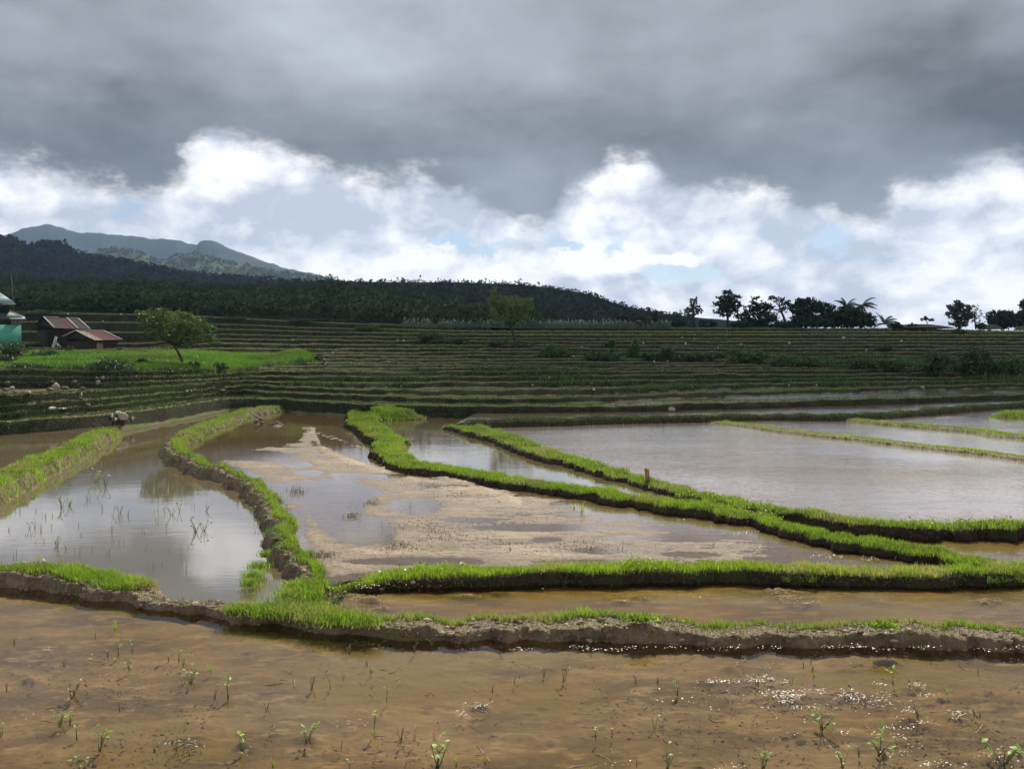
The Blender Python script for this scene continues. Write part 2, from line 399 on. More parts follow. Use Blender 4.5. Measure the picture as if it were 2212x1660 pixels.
# the drying mud is darker and glossier where it is still wet, close to the water
m, t, out = newmat('drying mud'); co = t.vmap(t.coord('Object'), scale=(.6, 1, 1)); hgt_ = attr(t)
n1 = t.noise(co, 1.1, 5, .6); n2 = t.noise(t.vmap(co, loc=(9, 4, 2)), 7.0, 5, .65); n3 = t.noise(co, 42, 4, .7)
dry = t.mix(t.sstep(n1, .38, .62), (.33, .25, .168), (.45, .355, .25)); dry = t.mix(t.sstep(n2, .5, .7), dry, (.26, .19, .122)); dry = t.mix(t.sstep(n3, .56, .7), dry, (.22, .16, .10))
wet = t.mix(t.sstep(n2, .35, .65), (.165, .122, .075), (.215, .16, .10))
k_ = t.sstep(t.add(hgt_, t.mul(t.sub(n2, .5), .034)), .002, .030)
p = t.n.new('ShaderNodeBsdfPrincipled'); t._in(p.inputs['Base Color'], t.mix(k_, wet, dry)); t._in(p.inputs['Roughness'], t.lin(k_, 0, 1, .42, .8)); p.inputs['Specular IOR Level'].default_value = .3
t._in(p.inputs['Normal'], t.bump(n3, 1.0, .03)); t.l.new(p.outputs[0], out.inputs[0]); M['dry_mud'] = m

# ------------------------------------------------------------------ bunds (small earth dikes between paddies)
from mathutils.geometry import tessellate_polygon
PZ = dict(P0=0.0, P1=.06, PL=.05, PLL=.24, P2=.14, P3=.18, P1b=.13, P4=.22, P5=.235, P6=.245, S0=.36)
def px(L, z):
    """pixel polyline -> world xy; z may be a number or (z0,z1)"""
    n = len(L); out = []
    for i, p in enumerate(L):
        zz = p[2] if len(p) > 2 else (z if not isinstance(z, tuple) else z[0] + (z[1] - z[0]) * i / (n - 1))
        w = at_z(p[0], p[1], zz); out.append((w.x, w.y, zz))
    return np.array(out)
def resample(P, step_fn, smooth=True):
    """Catmull-Rom through P, then points spaced by step_fn(distance)"""
    Q = []
    n = len(P)
    for i in range(n - 1):
        p0, p1, p2, p3 = P[max(i - 1, 0)], P[i], P[i + 1], P[min(i + 2, n - 1)]
        m = 24
        for k in range(m):
            t = k / m
            Q.append(.5 * ((2 * p1) + (p2 - p0) * t + (2 * p0 - 5 * p1 + 4 * p2 - p3) * t * t + (3 * p1 - p0 - 3 * p2 + p3) * t ** 3))
    Q.append(P[-1]); Q = np.array(Q)
    d = np.hypot(*(np.diff(Q[:, :2], axis=0).T)); s = np.concatenate([[0], np.cumsum(d)])
    out = [0.0]; 
    while out[-1] < s[-1]:
        y = np.interp(out[-1], s, Q[:, 1]); out.append(out[-1] + step_fn(y))
    out = np.clip(np.array(out), 0, s[-1])
    return np.stack([np.interp(out, s, Q[:, k]) for k in range(Q.shape[1])], 1), out

DIKES = {}
def dike(key, L, z, hw, base, mat, rough=.5, back=None, prof=18, label=None, seed=0, grass=None, flat=.5, drop=0.0):
    """hw: half width (number or list over the line); base: floor level below the nearer side"""
    P = px(L, z); hwv = np.broadcast_to(np.array(hw, float), (len(P),)) if not hasattr(hw, '__len__') else np.interp(np.linspace(0, 1, len(P)), np.linspace(0, 1, len(hw)), hw)
    P = np.column_stack([P, hwv])
    C, s = resample(P, lambda y: max(.012, y * .0016))
    C[:, 2] = np.maximum(C[:, 2] - drop, base + .03)
    T = np.gradient(C[:, :2], axis=0); T /= np.linalg.norm(T, axis=1)[:, None] + 1e-9
    N = np.stack([-T[:, 1], T[:, 0]], 1)
    o = np.linspace(-1, 1, prof) ; ao = np.abs(o)
    top = C[:, 2][:, None]; W_ = C[:, 3][:, None]
    shape = 1 - sst(ao, flat, 1.0)[None, :] ** .8
    wig = fbm(s * 1.7 / max(hwv.max(), .1) * .3, s * 0, 3, seed + 5)[:, None] * hwv.max() * .5
    wig = wig + fbm(s * 5.5, s * 0 + 3, 3, seed + 6)[:, None] * hwv.max() * .55 * min(rough * 1.3, 1)
    top = top + (top - base) * rough * .9 * fbm(s * 2.6, s * 0 + 8, 3, seed + 7)[:, None]
    X = C[:, 0][:, None] + N[:, 0][:, None] * (o[None, :] * W_ + wig); Y = C[:, 1][:, None] + N[:, 1][:, None] * (o[None, :] * W_ + wig)
    ends = np.minimum(sst(s, 0, .5), sst(s[-1] - s, 0, .5))[:, None]
    Z = base - .06 + (top - base + .06) * shape * (.25 + .75 * ends)
    edge = (shape * (1 - shape) * 4 * .6 + .4 * (shape > .1))
    n1 = fbm(X * 9, Y * 9, 4, seed, .6); n2 = fbm(X * 34, Y * 34, 3, seed + 9, .6); big = fbm(X * 2.2, Y * 2.2, 3, seed + 3)
    amp = rough * (top - base)
    n0 = fbm(X * 4.5, Y * 4.5, 3, seed + 14, .6)
    Z = Z + edge * amp * (n1 * 1.0 + n2 * .55 + n0 * 1.1) + big * amp * .9 * (shape > .05)
    # clods push the sides in and out
    k = (n1 * .10 + n2 * .05) * rough * edge
    X = X + N[:, 0][:, None] * k; Y = Y + N[:, 1][:, None] * k
    V = np.stack([X, Y, Z], 2).reshape(-1, 3)
    ob = mesh('dike', V, gridfaces(len(s), prof), mat, smooth=False)
    tag(ob, label, None, None, 'structure')
    DIKES[key] = dict(C=C, s=s, N=N, X=X, Y=Y, Z=Z, o=o, wig=wig)
    return ob
def dike_grass(key, n, L, Wd, omin=-.8, omax=.8, srange=None, dens=None, mat=None, label=None, lean=.45, seed=1, zoff=-.005, patch=0.0, ybias=0.0):
    """n blades over the dike between offsets omin..omax (offset +1 is the left side walking along the line)"""
    D = DIKES[key]; r = np.random.default_rng(seed); ns, no = D['X'].shape
    w = 1.0 / np.gradient(D['s']); smax = D['s'][-1]
    # sample uniformly per picture area: nearer stretches are sampled by arc length scaled by 1/y
    m = int(n * 2.2)
    pr = np.gradient(D['s']) / D['C'][:, 1] ** .8; 
    if srange is not None:
        q = D['s'] / smax; pr = pr * ((q >= srange[0]) & (q <= srange[1]))
    i = r.choice(ns, m, p=pr / pr.sum()); of = r.uniform(omin, omax, m)
    j = (of + 1) / 2 * (no - 1); j0 = np.clip(j.astype(int), 0, no - 2); f = j - j0
    g = lambda A: A[i, j0] * (1 - f) + A[i, j0 + 1] * f
    P = np.stack([g(D['X']), g(D['Y']), g(D['Z']) + zoff], 1)
    P[:, :2] += r.normal(0, .004, (m, 2)) * P[:, 1:2] ** .5
    pn = fbm(P[:, 0] * 2.3, P[:, 1] * 2.3, 3, seed + 40) + .35 * fbm(P[:, 0] * 9, P[:, 1] * 9, 2, seed + 41)
    keep = pn > patch - .32 * r.random(m) if patch > -9 else np.ones(m, bool)
    P, pn = P[keep][:n], pn[keep][:n]
    sc = np.maximum(1.0, (P[:, 1] / 9.0)) ** .55
    hgt = L * (1 + 1.1 * np.clip(pn, -.3, .45))
    rr = np.clip(.5 + pn * .7 + r.normal(0, .2, len(P)), 0, 1)
    V, F3, F4, R = blades(P, hgt * sc ** .4, Wd * sc, lean, r=rr, rs=r, bias=(0, ybias))
    ob = mesh('grass', V, [F3, F4], M[mat or 'grass'], rnd=R)
    return tag(ob, label, None, None, 'stuff')

d1 = [(-140,1224),(-60,1228),(0,1231),(60,1235),(120,1241),(200,1253),(262,1266),(305,1282),(380,1302),(450,1312),(520,1320),(600,1328),(700,1340),(800,1350),(900,1352),
      (1000,1350),(1100,1347),(1200,1347),(1300,1347),(1400,1350),(1500,1354),(1600,1356),(1700,1357),(1800,1359),(1900,1360),(2000,1364),(2100,1368),(2212,1374),(2340,1380),(2500,1386),(3000,1400),(3800,1416)]
z1 = [.14,.14,.14,.14,.135,.13,.12,.105,.085,.08,.08,.08,.085,.09,.105,.11,.115,.12,.12,.12,.12,.12,.12,.12,.12,.12,.12,.12,.12,.12,.12,.12]
w1 = [.26]*6 + [.25,.19,.15,.14,.13,.13,.14,.16,.18] + [.20]*17
dike('front', [(a[0], a[1] - 9, z) for a, z in zip(d1, z1)], 0, w1, 0.0, M['soil'], .8, drop=.025, prof=40, seed=1, flat=.62,
     label='churned brown mud bund running across the foreground paddy')
d2 = [(664,1302,.12),(700,1276,.12),(745,1258,.12),(800,1247,.15),(860,1236,.18),(930,1229,.2),(1000,1225,.2),(1100,1223,.2),(1250,1220,.21),(1400,1217,.21),(1550,1215,.21),(1700,1219,.21),(1850,1223,.21),(2000,1223,.21),(2120,1221,.21),(2212,1218,.21),(2340,1214,.21),(2500,1210,.21),(3000,1200,.21),(3800,1180,.21)]
dike('second', d2, 0, [.2,.19,.18,.18,.18], .05, M['soil_wet_shade'], .5, drop=0.055, prof=32, seed=2, flat=.7, label='low bund under a thick strip of bright grass behind the front strip of water')
dD = [(738,869,.42),(700,868,.42),(640,870,.40),(580,877,.38),(520,888,.36),(470,902,.35),(430,918,.34),(400,935,.33),(386,952,.33),(388,970,.32),(415,987,.31),(455,999,.30),(500,1009,.30),(530,1024,.30),
      (552,1046,.29),(570,1072,.28),(590,1101,.28),(610,1131,.27),(630,1166,.26),(642,1200,.25),(650,1240,.22),(652,1280,.18),(655,1318,.12)]
dike('curved', dD, 0, [.75,.75,.6,.5,.34,.26,.23,.20,.19,.19,.20,.22], .06, M['soil'], .55, drop=0.07, prof=40, seed=3, flat=.35,
     label='winding bund of crumbly brown soil with grass along one side, between the pond and the muddy paddy')
dE = [(788,884,.38),(782,897,.36),(792,911,.34),(812,926,.33),(830,940,.32),(838,955,.31),(843,971,.30),(857,986,.29),(882,997,.28),(930,1006,.28),(1000,1015,.27),(1060,1023,.27),(1120,1033,.27),(1200,1043,.27),(1280,1053,.27),
      (1340,1063,.27),(1400,1073,.26),(1480,1087,.26),(1560,1099,.26),(1640,1114,.26),(1720,1132,.26),(1790,1147,.26),(1870,1164,.26),(1950,1179,.25),(2020,1190,.25),(2100,1203,.24),(2180,1213,.22),(2260,1217,.2)]
dike('long', dE, 0, [.7,.5,.40,.36,.32,.28,.25,.23,.21,.2,.2], .12, M['soil_wet_shade'], .55, drop=0.05, prof=30, seed=4, flat=.75, label='long curving grassy bund sweeping from the terraces to the right corner')
dF = [(985,911,.36),(1030,922,.35),(1080,938,.34),(1130,955,.33),(1180,972,.33),(1240,990,.32),(1300,1006,.32),(1360,1023,.31),(1420,1039,.31),(1480,1054,.31),(1540,1067,.30),(1620,1081,.30),(1700,1094,.30),
      (1780,1108,.30),(1850,1117,.29),(1950,1124,.29),(2050,1127,.29),(2150,1125,.29),(2212,1124,.29),(2340,1120,.29),(2500,1116,.29),(3300,1098,.29)]
dike('upper', dF, 0, [.6,.5,.38,.3,.26,.23,.21,.2,.2,.2,.2], .13, M['soil_wet_shade'], .55, drop=0.05, prof=28, seed=5, flat=.72, label='grassy bund between the big paddy and the long curving bund')
dG = [(985,912,.40),(1050,909,.40),(1100,908,.40),(1200,906,.40),(1300,903,.40),(1400,901,.40),(1500,899,.40),(1600,897,.40),(1660,896,.40),(1750,897,.40),(1850,896,.40),(1950,890,.40),(2020,885,.40),(2080,880,.40),(2130,876,.40),(2212,872,.40),(2340,866,.40),(2500,860,.40)]
dike('back', dG, 0, .38, .2, M['soil_wet_shade'], .4, prof=20, seed=6, flat=.6, label='dark grassy bund along the far side of the big paddy')
dike('thin', [(1535,907),(1600,914),(1659,922),(1700,928),(1750,934),(1850,944),(1950,956),(2050,967),(2120,974),(2212,987),(2340,999),(2500,1015)], (.29, .28), [.35,.3,.24,.2], .2, M['soil'], .3, prof=16, seed=7,
     label='thin low bund with sparse grass crossing the right hand ponds, nearer of two')
DIKES['thin1'] = DIKES['thin']
dike('thin', [(1830,902),(1880,908),(1950,914),(2050,923),(2120,929),(2160,936),(2212,940),(2340,948),(2500,956)], .31, .36, .2, M['soil'], .3, prof=16, seed=8,
     label='thin low grassy bund crossing the right hand ponds, farther of two')
DIKES['thin2'] = DIKES['thin']
dike('stub', [(2140,893),(2180,894),(2230,895),(2300,896),(2400,897)], .37, .5, .2, M['soil'], .3, prof=12, seed=9, label='short stub of grassy bund at the right edge below the dark bund')
dike('left', [(-140,1085,.33),(-60,1052,.33),(0,1026,.33),(60,1001,.33),(120,975,.33),(170,953,.33),(212,933,.33),(252,917,.36)], 0, [.50,.48,.42,.38,.36,.36], .06, M['soil'], .45, drop=0.05, prof=26, seed=10, flat=.6,
     label='broad grassy bund slanting up from the left edge of the pond')
dike('corner', [(795,886,.42),(822,884,.44),(850,887,.44),(885,893,.40)], 0, .8, .2, M['soil'], .4, prof=14, seed=11, label='short dark grassy bund end by the pale upright stone')

# ------------------------------------------------------------------ terraced hillside: 19 banks, each a level line with its distance from the eye per column
KU = [-400, 0, 250, 400, 500, 560, 650, 800, 1106, 1660, 2212, 2700]
ZK = np.array([.58, .76, .96, 1.12, 1.35, 1.55, 1.70, 1.84, 2.02, 2.23, 2.51, 2.82, 3.18, 3.57, 4.08, 4.68, 5.45, 6.4, 7.9])
DK = np.array([
 [19.0, 20.0,20.1,20.2, 31,31.2,31.4, 33,36,40,44,50,60, 64, 70, 76, 83, 91, 101],
 [20.9, 21.8,21.9,22.0, 31.7,31.9,32.1, 34,37,41,46,52,62, 66, 71, 77, 84, 92, 101],
 [24.2, 26.5,26.7,26.9, 32.2,32.4,32.6, 34.5,38,42,47,53,62, 66, 71, 77, 85, 94, 104],
 [28.9, 32.2,32.4,32.6, 36,36.3,36.6, 38,40.5,44,48.5,54,62, 66, 71, 78, 86, 95, 107],
 [33.5, 37.2,37.6,38.0, 40.0,40.6,41.4, 43,45.0,48,51.5,56,62, 66.5, 72, 79, 87, 97, 110],
 [33.9, 35.8,37.8,39.4, 41.2,42.6,44.4, 46.5,49,52,55,58.5,63, 67.5, 73, 80, 88.5, 99, 113],
 [31.8, 33.9,35.8,38.2, 40.6,42.8,45.2, 47.9,50.7,53.8,57,60.6,64.5, 69, 74.5, 81.5, 91, 103, 118],
 [29.0, 31.2,33.4,36.0, 38.9,42.0,45.0, 48,51.2,54.5,58,61.8,66, 70.5, 76, 83, 93, 106, 124],
 [27.8, 29.2,32.2,36.8, 39.6,42.6,45.4, 48.4,51.5,55,58.6,62.5,67, 72, 78, 86, 97, 111, 132],
 [31.0, 37.2,41.4,43.6, 45.2,46.8,48.4, 50.4,52.8,56,59.4,63,67.4, 72.4,79, 87, 98, 113, 137],
 [37.9, 48.1,49.3,50.5, 51.7,52.9,54.1, 55.5,57.4,59.4,62,65.2,69.4, 74.4,80.5,88, 99, 114, 140],
 [45.0, 55,56.4,57.8, 59,60.2,61.4, 62.6,64,66,68.5,71.5,75, 79,84,92, 103, 118, 143]], float)
ZR = np.array([1.0,1.0,1.0,1.0,1,1,1,1,1,1,.98,.96,.96,1.0,1.03,1.05,1.07,1.07,1.07])
ZD = np.array([1.0]*11 + [.97,.955,.86,.78,.80,.92,1,1])     # shelf on which the sheds stand    # the left end climbs higher
def zk(k, u):
    f = 1 + (ZR[k] - 1) * sst(np.asarray(u, float), 1150, 150)
    rt = 1 - (.05 if k == 18 else 0) * sst(np.asarray(u, float), 1900, 2212)
    return ZK[k] * f * rt * (1 + (ZD[k] - 1) * sst(np.asarray(u, float), 470, 300))
from bisect import bisect
def _pchip(xs, ys, x):
    xs = np.asarray(xs, float); ys = np.asarray(ys, float); h = np.diff(xs); dl = np.diff(ys) / h
    m = np.zeros_like(ys); m[0], m[-1] = dl[0], dl[-1]
    for i in range(1, len(xs) - 1):
        m[i] = 0 if dl[i - 1] * dl[i] <= 0 else 2 * dl[i - 1] * dl[i] / (dl[i - 1] + dl[i])
    i = np.clip(np.searchsorted(xs, x) - 1, 0, len(xs) - 2); t = (x - xs[i]) / h[i]
    t2, t3 = t * t, t ** 3
    return (2*t3-3*t2+1)*ys[i] + (t3-2*t2+t)*h[i]*m[i] + (-2*t3+3*t2)*ys[i+1] + (t3-t2)*h[i]*m[i+1]
uu = np.arange(-420, 2660, 2.6); SS = (uu - UC) / FPX
LINE = [_pchip(KU, DK[:, k], uu) for k in range(19)]
GAP = []
for k in range(19):       # wobble of each line, kept below the gap to its neighbours
    g = np.full(len(uu), 9.0)
    if k: g = np.minimum(g, LINE[k] - LINE[k - 1])
    if k < 18: g = np.minimum(g, LINE[k + 1] - LINE[k])
    GAP.append(g)
for k in range(19):
    xw = SS * LINE[k]
    wob = fbm(xw * .16, xw * 0 + k * 7.7, 3, 60 + k) * .9 + fbm(xw * .7, xw * 0 + k * 3.1, 3, 90 + k) * .35
    LINE[k] = LINE[k] + wob * np.minimum(GAP[k], 4.5) * .50
def kd(k, u): return np.interp(u, uu, LINE[k])
rows = []     # (D, z, soilnoise amp, aux) ; aux 0 = tread, 1 = riser, .5 = lip
zprev = np.full(len(uu), .05)
for k in range(19):
    D = LINE[k]; z = zk(k, uu); xw = SS * D
    rw = np.clip(GAP[k] * .16, .03, .45)
    lip = .05 + .20 * np.clip(fbm(xw * .35, xw * 0 + k * 5.3, 4, 30 + k) + .30, 0, 1)
    if k >= 15: lip = lip * .25
    nxt = (LINE[k + 1] - LINE[k]) if k < 18 else 9.0
    lip = lip * sst(nxt + 0 * uu, .3, 1.1)
    if k < 3: lip = lip * .5 + .02
    rz = z + lip
    zp = zprev
    bl = fbm(xw * 1.3, xw * 0 + k, 3, 200 + k) * .25
    rows.append((D - rw * 1.1 + bl * .3, zp - .02, .02, 0.0))
    rows.append((D - rw * .75 + bl, zp + (rz - zp) * .28, .09, 1.0))
    rows.append((D - rw * .55 + bl * .8, zp + (rz - zp) * .58, .09, 1.0))
    rows.append((D - rw * .35 + bl * .4, zp + (rz - zp) * .86, .07, 1.0))
    rows.append((D, rz, .05, .5))
    rows.append((D + np.minimum(.28, GAP[k] * .12), rz - .01, .04, .5))
    wetd = .10 * (sst(uu, 1000, 1100) if k == 0 else sst(uu, 1080, 1160) if k == 1 else sst(uu, 1290, 1310) * (1 - sst(uu, 1470, 1490)) + sst(uu, 1990, 2000) * (1 - sst(uu, 2110, 2125))) if k < 3 else 0 * uu
    rows.append((D + np.minimum(.55, GAP[k] * .25), z + .01 - wetd, .03, 0.1 if k < 15 else -1.0))
    if k < 18:
        nx = LINE[k + 1]
        for f in (.35, .6): rows.append((D + (nx - D) * f, z - wetd, .05 if k > 2 else .02, 0.0 if k < 15 else -1.0))
    zprev = z
rows.append((LINE[18] * 1.3, zk(18, uu) + .3, .3, -1.0)); rows.append((LINE[18] * 1.9, zk(18, uu) - 1.0, .4, 0.0))
rows.append((LINE[18] * 3.2, zk(18, uu) - 14, .4, 0.0))
first = [(LINE[0] * 0 + LINE[0] - 1.2, np.full(len(uu), .0), .02, 0.0), (LINE[0] - .7, np.full(len(uu), .02), .02, 0.0)]
rows = first + rows
Dm = np.array([r[0] for r in rows]); Zm = np.array([np.broadcast_to(r[1], uu.shape) for r in rows]); Am = np.array([np.full(len(uu), r[2]) for r in rows])
Dm = np.maximum.accumulate(Dm, axis=0)
Xm = SS[None, :] * Dm
Zm = Zm + fbm(Xm * 1.6, Dm * 1.6 + Zm * 3, 4, 300, .6) * Am * 2.2
Dm = Dm + fbm(Xm * 1.9, Zm * 5 + Dm * .3, 3, 320, .6) * Am * 1.4
TER = dict(X=Xm, D=Dm, Z=Zm)
AUX = np.array([np.full(len(uu), r[3]) for r in rows])
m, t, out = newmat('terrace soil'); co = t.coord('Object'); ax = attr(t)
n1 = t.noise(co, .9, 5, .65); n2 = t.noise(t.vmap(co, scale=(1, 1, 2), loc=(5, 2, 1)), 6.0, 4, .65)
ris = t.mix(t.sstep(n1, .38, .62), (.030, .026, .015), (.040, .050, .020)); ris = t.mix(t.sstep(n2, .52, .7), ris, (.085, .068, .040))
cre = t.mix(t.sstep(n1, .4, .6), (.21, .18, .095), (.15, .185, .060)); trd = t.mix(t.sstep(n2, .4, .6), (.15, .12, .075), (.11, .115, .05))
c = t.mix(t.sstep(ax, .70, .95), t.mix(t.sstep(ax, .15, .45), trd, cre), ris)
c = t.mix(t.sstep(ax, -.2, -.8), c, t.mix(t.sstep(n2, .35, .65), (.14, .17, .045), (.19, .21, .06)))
p = t.n.new('ShaderNodeBsdfPrincipled'); t._in(p.inputs['Base Color'], c); p.inputs['Roughness'].default_value = .9; p.inputs['Specular IOR Level'].default_value = .15
t._in(p.inputs['Normal'], t.bump(t.noise(co, 9, 5, .7), .9, .12)); t.l.new(p.outputs[0], out.inputs[0]); M['terr'] = m
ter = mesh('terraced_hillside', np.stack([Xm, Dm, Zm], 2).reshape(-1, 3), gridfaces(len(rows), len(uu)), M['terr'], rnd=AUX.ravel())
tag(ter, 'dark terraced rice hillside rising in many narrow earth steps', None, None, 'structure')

def ground_z(x, y):
    """height of the hillside at x,y"""
    u = UC + FPX * x / y
    ds = [kd(k, u) for k in range(19)]
    if y < ds[0]: return .3
    for k in range(18, -1, -1):
        if y >= ds[k]: return float(zk(k, u))
    return .3
def on_hill(u, v):
    """first point of the hillside met by the ray through u,v"""
    i = np.argmin(np.abs(uu - u)); prev = None
    for k in range(1, Dm.shape[0]):
        for f in (0, .34, .67, 1):
            D = Dm[k - 1, i] + (Dm[k, i] - Dm[k - 1, i]) * f; z = Zm[k - 1, i] + (Zm[k, i] - Zm[k - 1, i]) * f
            if z >= at_d(u, v, D).z: return Vector((SS[i] * D, D, z))
    return Vector((SS[i] * 110, 110, 7.5))

# lawn sheet over the steps by the sheds
lu = np.arange(-300, 706, 4.0); nk = 60
def lawn_hi(u): return np.interp(u, [-300, 300, 340, 480, 560, 640, 700], [11.6, 11.8, 12.3, 11.2, 10.3, 10.6, 9.0]) + fbm(u * .02, u * 0, 3, 71) * .9
def lawn_lo(u): return np.interp(u, [-300, 400, 500, 560, 640, 700], [6.05, 6.05, 5.4, 6.6, 8.2, 8.8]) + np.interp(u, [420, 560], [0, 1]) * fbm(u * .03, u * 0, 3, 72) * 1.4
kf = lawn_lo(lu)[None, :] + (lawn_hi(lu) - lawn_lo(lu))[None, :] * np.linspace(0, 1, nk)[:, None]
k0 = np.clip(np.floor(kf).astype(int), 0, 17); ff = kf - k0
LD = np.array([np.interp(lu, uu, l) for l in LINE]); LZ = np.array([zk(k, lu) for k in range(19)])
J = np.broadcast_to(np.arange(len(lu))[None, :], kf.shape)
lD = LD[k0, J] * (1 - ff) + LD[k0 + 1, J] * ff; lZ = LZ[k0, J] * (1 - ff) + LZ[k0 + 1, J] * ff
eu = np.minimum(sst(lu, 706, 660), 1)[None, :]; ev = (np.minimum(np.linspace(0, 1, nk) / .06, (1 - np.linspace(0, 1, nk)) / .08).clip(0, 1))[:, None]
lX = (lu - UC)[None, :] / FPX * lD
mound = .5 * np.exp(-(((lu - 640) / 45.0) ** 2))[None, :] * np.exp(-((np.linspace(0, 1, nk) - .45) / .3) ** 2)[:, None]
lZ = lZ + (.15 + .20 * fbm(lX * .35, lD * .35, 4, 400) + mound) * eu * ev - .25 * (1 - eu * ev)
M['lawn'] = mat_earth('lawn turf', [(.05, .10, .016), (.035, .075, .012), (.075, .12, .022)], .5, .9, .1, .6, .1, 8)
lawn = mesh('lawn', np.stack([lX, lD, lZ], 2).reshape(-1, 3), gridfaces(nk, len(lu)), M['lawn'], smooth=True)
tag(lawn, 'bright green grassy slope in front of the rusty sheds', None, None, 'structure')
def lawn_at(u, v):
    i = int(np.argmin(np.abs(lu - u)))
    for j in range(nk):
        if lZ[j, i] >= at_d(u, v, lD[j, i]).z: return Vector((float((u - UC) / FPX * lD[j, i]), float(lD[j, i]), float(lZ[j, i])))
    return Vector((float((u - UC) / FPX * lD[-1, i]), float(lD[-1, i]), float(lZ[-1, i])))

# ------------------------------------------------------------------ water sheets
def line(key, a=0, b=1, rev=False, step=6):
    C = DIKES[key]['C']; n = len(C); L = [tuple(p[:2]) for p in C[int(a * n):max(int(b * n), 2):step]]
    return L[::-1] if rev else L
def kl(k, u0, u1, d=.25, n=30):
    return [((u - UC) / FPX * (kd(k, u) + d), kd(k, u) + d) for u in np.linspace(u0, u1, n)]
POLY = {}
def water(key, pts, mat, label, z=None):
    z = PZ[key] if z is None else z
    P = [pts[0]]
    for p in pts[1:]:
        if math.hypot(p[0] - P[-1][0], p[1] - P[-1][1]) > .01: P.append(p)
    POLY[key] = np.array(P)
    me = bpy.data.meshes.new('water')
    tri = tessellate_polygon([[Vector((p[0], p[1], 0)) for p in P]])
    A = np.array(P); tri = [t if (A[t[1]][0]-A[t[0]][0])*(A[t[2]][1]-A[t[0]][1])-(A[t[1]][1]-A[t[0]][1])*(A[t[2]][0]-A[t[0]][0]) > 0 else t[::-1] for t in tri]
    me.from_pydata([(p[0], p[1], z) for p in P], [], [tuple(t) for t in tri]); me.update()
    me.materials.append(mat); o = bpy.data.objects.new('water', me); COL.objects.link(o)
    return tag(o, label, None, None, 'structure')
def w(u, v, z): p = at_z(u, v, z); return (p.x, p.y)
C1 = DIKES['front']['C']; C2 = DIKES['second']['C']; CD = DIKES['curved']['C']
def near_idx(C, u, v, z):
    p = at_z(u, v, z); return int(np.argmin((C[:, 0] - p.x) ** 2 + (C[:, 1] - p.y) ** 2))
def seg(key, ua, va, ub, vb, z, step=6):
    C = DIKES[key]['C']; i, j = near_idx(C, ua, va, z), near_idx(C, ub, vb, z)
    L = [tuple(p[:2]) for p in C[min(i, j):max(i, j) + 1:step]] + [tuple(C[max(i, j)][:2])]
    return L if i <= j else L[::-1]
water('P0', [(-9, -3), (14, -3), (14, 6)] + seg('front', 3800, 1407, -140, 1223, .15) + [(-9, 6)], M['w_near'], 'shallow brown paddy water in the foreground')
water('P1', seg('front', 655, 1327, 3800, 1407, .15) + seg('second', 3800, 1180, 664, 1302, .15), M['w_strip'], 'narrow strip of olive brown water between the two front bunds')
water('PL', seg('front', -140, 1223, 655, 1327, .15) + seg('curved', 655, 1318, 738, 869, .25) + kl(0, 738, 150, .15) + seg('left', 252, 917, -140, 1085, .38), M['w_pond'], 'pond on the left reflecting pale clouds and the mountain')
water('PLL', seg('left', -140, 1085, 252, 917, .38) + kl(0, 262, -380, .15), M['w_pond'], 'small dark pond behind the broad bund at the left edge')
water('P2', [w(668, 1312, .12)] + seg('curved', 655, 1300, 738, 869, .3) + [w(760, 872, .3)] + seg('long', 788, 884, 2260, 1217, .3) + seg('second', 2340, 1214, 664, 1302, .15), M['w_mud'], 'thin puddles of water over the pale muddy paddy')
water('P3', seg('long', 788, 884, 1600, 1106, .3) + seg('upper', 1640, 1084, 985, 911, .3) + seg('back', 985, 912, 1040, 909, .4) + kl(0, 1040, 790, .15), M['w_pond'], 'slim pond between the two long grassy bunds')
water('P1b', seg('long', 1700, 1128, 2260, 1217, .26) + seg('second', 2270, 1214, 3800, 1180, .2) + seg('upper', 3300, 1098, 1700, 1094, .3), M['w_near'], 'brown water behind the long bund at the right edge')
water('P4', seg('upper', 985, 911, 3300, 1098, .3) + [w(3300, 1080, .28), w(2500, 1015, .28)] + seg('thin', 2500, 956, 2500, 956, .3)[:0] + [w(p[0], p[1], .28) for p in ((2340, 999), (2212, 987), (2120, 974), (2050, 967), (1950, 956), (1850, 944), (1750, 934), (1700, 928), (1659, 922), (1600, 914), (1535, 907))]
      + seg('back', 1535, 898, 985, 912, .42), M['w_big'], 'wide open paddy of rippled lilac brown water')
water('P5', [w(p[0], p[1], .28) for p in ((1535, 907), (1600, 914), (1659, 922), (1750, 934), (1850, 944), (1950, 956), (2050, 967), (2212, 987), (2340, 999), (2500, 1015))] + seg('thin2', 2500, 956, 1830, 902, .31) + seg('back', 1830, 896, 1535, 898, .44), M['w_big'], 'bright pond between the two thin bunds on the right')
water('P6', seg('thin2', 1830, 902, 2500, 956, .31) + seg('back', 2500, 860, 1830, 896, .44), M['w_big'], 'farthest bright pond at the right edge below the dark bund')
water('S0', seg('back', 985, 912, 2500, 860, .42) + kl(0, 2600, 1030, .15), M['w_far'], 'bright strip of water behind the dark grassy bund', .37)
for k, ua, ub in ((0, 1020, 2650), (1, 1120, 2650), (2, 1300, 1480)):
    z = ZK[k] + .035
    water('T%d' % k, kl(k, ua, ub, .12, 60) + kl(k + 1, ub, ua, .1, 60), M['w_far'], 'strip of flooded terrace, %s above the dark grassy bund' % ('first', 'second', 'third')[k], z)
water('T2b', kl(2, 1995, 2110, .12) + kl(3, 2110, 1995, .1), M['w_far'], 'tiny bright flooded terrace near the tan stone', ZK[2] + .035)

